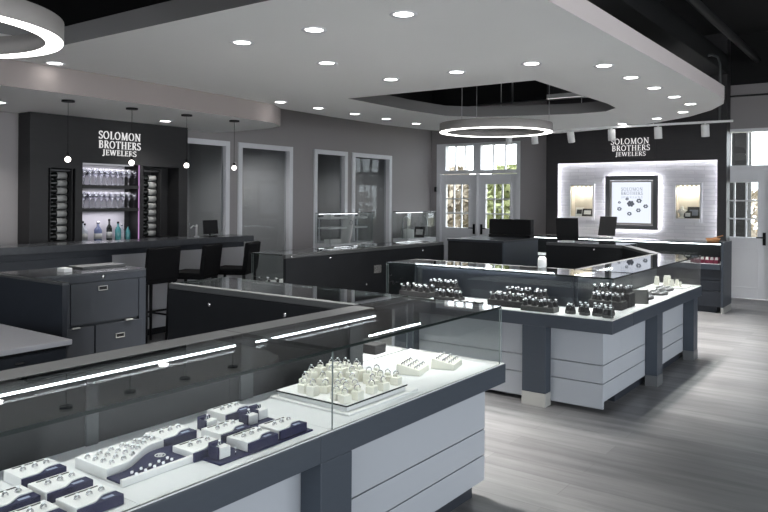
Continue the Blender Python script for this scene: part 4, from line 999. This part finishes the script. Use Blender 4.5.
for k, (x, y, h) in enumerate(((-2.03, 7.36, .09), (-1.96, 7.42, .10), (-1.89, 7.36, .07), (-1.96, 7.52, .09), (-1.87, 7.48, .06), (-1.82, 7.40, .05))):
    t = thing('earring_stand', '%s cream stand on the pale plinth at the case end' % ('first', 'second', 'third', 'fourth', 'fifth', 'sixth')[k], 'jewelry stand', (x, y, DK+.012), .4*k, 'cream stands')
    MB().prism([(-.028, 0), (.028, 0), (.016, h), (-.016, h)], -.012, .012, 0, 'xz').build('board', 'ivory', t, .002); MB().box(-.028, .028, -.03, .03, 0, .006).build('foot', 'ivory', t)
# end of the dark left showcase
for k in range(6):
    x, y = -5.30+.06*(k % 6), 5.16+.05*(k % 2)
    t = thing('ring_stand', 'pale jewelry stand in the glass end of the dark-backed showcase', 'ring stand', (x, y, DK), 0, 'pale stands in the dark-backed showcase')
    MB().lathe([(.018, 0), (.016, .006), (.008, .05), (.0001, .052)], n=10).build('cone', 'white_leather' if k % 2 else 'black_velvet', t)
    r = bpy.data.objects.new('ring', RNM); COL.objects.link(r); r.location = (x, y, DK+.036); tag(r, 'silver ring in the glass end of the dark-backed showcase', 'ring', 'rings in the dark-backed showcase')
# burgundy ring blocks under the brick-wall counter glass
for k in range(6):
    x = -2.50+k*.062
    t = thing('ring_block', '%s burgundy ring block from the left in the brick-wall counter' % ('first', 'second', 'third', 'fourth', 'fifth', 'sixth')[k], 'ring stand', (x, 10.86, .68), 0, 'burgundy ring blocks')
    MB().box(-.026, .026, -.04, .04, 0, .05).build('block', 'burgundy', t, .003); MB().prism([(-.02, .05), (.02, .05), (.012, .085), (-.012, .085)], -.02, .02, 0, 'xz').build('ring_holder', 'white_leather', t)
    MB().box(-.026, .026, .041, .09, 0, .08).build('back_step', 'burgundy', t, .003)

# ------------------------------------------------------------------ outdoors
struct('ground', MB().box(-40, 20, 13.0, 60, -.25, -.15), 'lawn')
struct('ground_front', MB().box(4.8, 40, -20, 13, -.25, -.15).box(-20, 4.8, -30, -3.8, -.25, -.15), 'pale_bounce_ground')  # unseen ground, made pale to bounce daylight up to the soffit
def shrub(loc, r, h, mat, label, n=900, seed=1):
    rnd = random.Random(seed); t = thing('shrub', label, 'shrub', loc, 0, 'shrubs outside the doors'); mb = MB()
    for _ in range(n):
        a = rnd.uniform(0, 2*PI); q = rnd.random()**.4; zz = rnd.random(); rr = r*q*math.sqrt(max(.05, 1-(zz-.4)**2*2))
        p = Vector((rr*math.cos(a), rr*math.sin(a), zz*h+.1)); s = rnd.uniform(.07, .14)
        u = Vector((rnd.uniform(-1, 1), rnd.uniform(-1, 1), rnd.uniform(-1, 1))).normalized(); v = u.orthogonal().normalized()
        mb.quadset([p-u*s, p+v*s*.5, p+u*s, p-v*s*.5], [(0, 1, 2, 3)])
    mb.build('foliage', mat, t)
    MB().tube([(0, 0, -.15), (.02, 0, h*.6)], [.05, .02]).tube([(0, 0, .1), (r*.4, .1, h*.6)], [.03, .01]).tube([(0, 0, .1), (-r*.4, -.1, h*.6)], [.03, .01]).build('stem', 'bark', t)
shrub((-10.25, 16.6, 0), 1.1, 2.3, 'foliage_tan', 'pale bush seen through the left door leaf', 4200, 3)
shrub((-7.95, 16.8, 0), 1.05, 2.3, 'foliage_green', 'green bush seen through the right door leaf', 4200, 4)
shrub((-2.6, 17.0, 0), .9, 1.6, 'foliage_tan', 'pale bush outside the right-hand door', 700, 6)
def bare_tree(loc, label, seed, h=5.0, lean=0.0):
    rnd = random.Random(seed); t = thing('bare_tree', label, 'tree', loc, 0, 'trees outside'); tr = MB(); br = MB()
    tr.tube([(0, 0, -.2), (lean*.3, 0, h*.35), (lean, 0, h)], [.11, .08, .03], 8); tr.build('trunk', 'bark', t)
    def grow(p, d, l, r, k):
        q = p+d*l; br.tube([p, (p+q)/2+Vector((rnd.uniform(-.05, .05),)*3), q], [r, r*.8, r*.6], 5)
        if k:
            for _ in range(3): grow(p+d*l*rnd.uniform(.4, 1), (d+Vector((rnd.uniform(-.9, .9), rnd.uniform(-.9, .9), rnd.uniform(-.2, .7)))).normalized(), l*.62, r*.6, k-1)
    for i in range(8):
        z = h*(.38+.07*i); grow(Vector((lean*z/h, 0, z)), Vector((rnd.uniform(-1, 1), rnd.uniform(-1, 1), rnd.uniform(.1, .9))).normalized(), 1.1, .03, 2)
    br.build('branches', 'bark', t)
bare_tree((-8.3, 19.5, 0), 'bare tree seen through the transom over the double doors', 5, 5.2, .2)
tag(MB().box(-2.75, -2.42, 14.6, 14.95, -.2, 4.5).build('porch_post', 'stone_column', bevel=.01), 'dark post outside the right-hand door', 'post')

# ------------------------------------------------------------------ world light
w = bpy.data.worlds.new('daylight'); sc.world = w; w.use_nodes = True
bg = w.node_tree.nodes['Background']; bg.inputs['Color'].default_value = (.90, .95, 1.0, 1); bg.inputs['Strength'].default_value = 5.0
for a, b in ((0.2, 3.8), (4.4, 8.0)):
    l = bpy.data.lights.new('window_portal', 'AREA'); l.shape = 'RECTANGLE'; l.size = 3.6; l.size_y = 2.65; l.cycles.is_portal = True
    o = bpy.data.objects.new('window_portal', l); COL.objects.link(o); o.location = (4.62, (a+b)/2, 1.575); o.rotation_euler = Vector((-1, 0, 0)).to_track_quat('-Z', 'Y').to_euler()
for a, b in ((-3.2, .4), (.8, 4.2)):  # portals for the fill openings added behind the camera
    l = bpy.data.lights.new('window_portal', 'AREA'); l.shape = 'RECTANGLE'; l.size = b-a; l.size_y = 2.65; l.cycles.is_portal = True
    o = bpy.data.objects.new('window_portal', l); COL.objects.link(o); o.location = ((a+b)/2, -3.72, 1.575); o.rotation_euler = Vector((0, 1, 0)).to_track_quat('-Z', 'Y').to_euler()
sc.view_settings.view_transform = 'Standard'; sc.view_settings.look = 'None'; sc.view_settings.gamma = 1.0; sc.view_settings.exposure = 0.6; sc.view_settings.use_curve_mapping = False
sc.cycles.transparent_max_bounces = 48; sc.cycles.max_bounces = 10; sc.cycles.diffuse_bounces = 5; sc.cycles.glossy_bounces = 5
sc.cycles.sample_clamp_indirect = 6.0; sc.cycles.caustics_reflective = False; sc.cycles.caustics_refractive = False
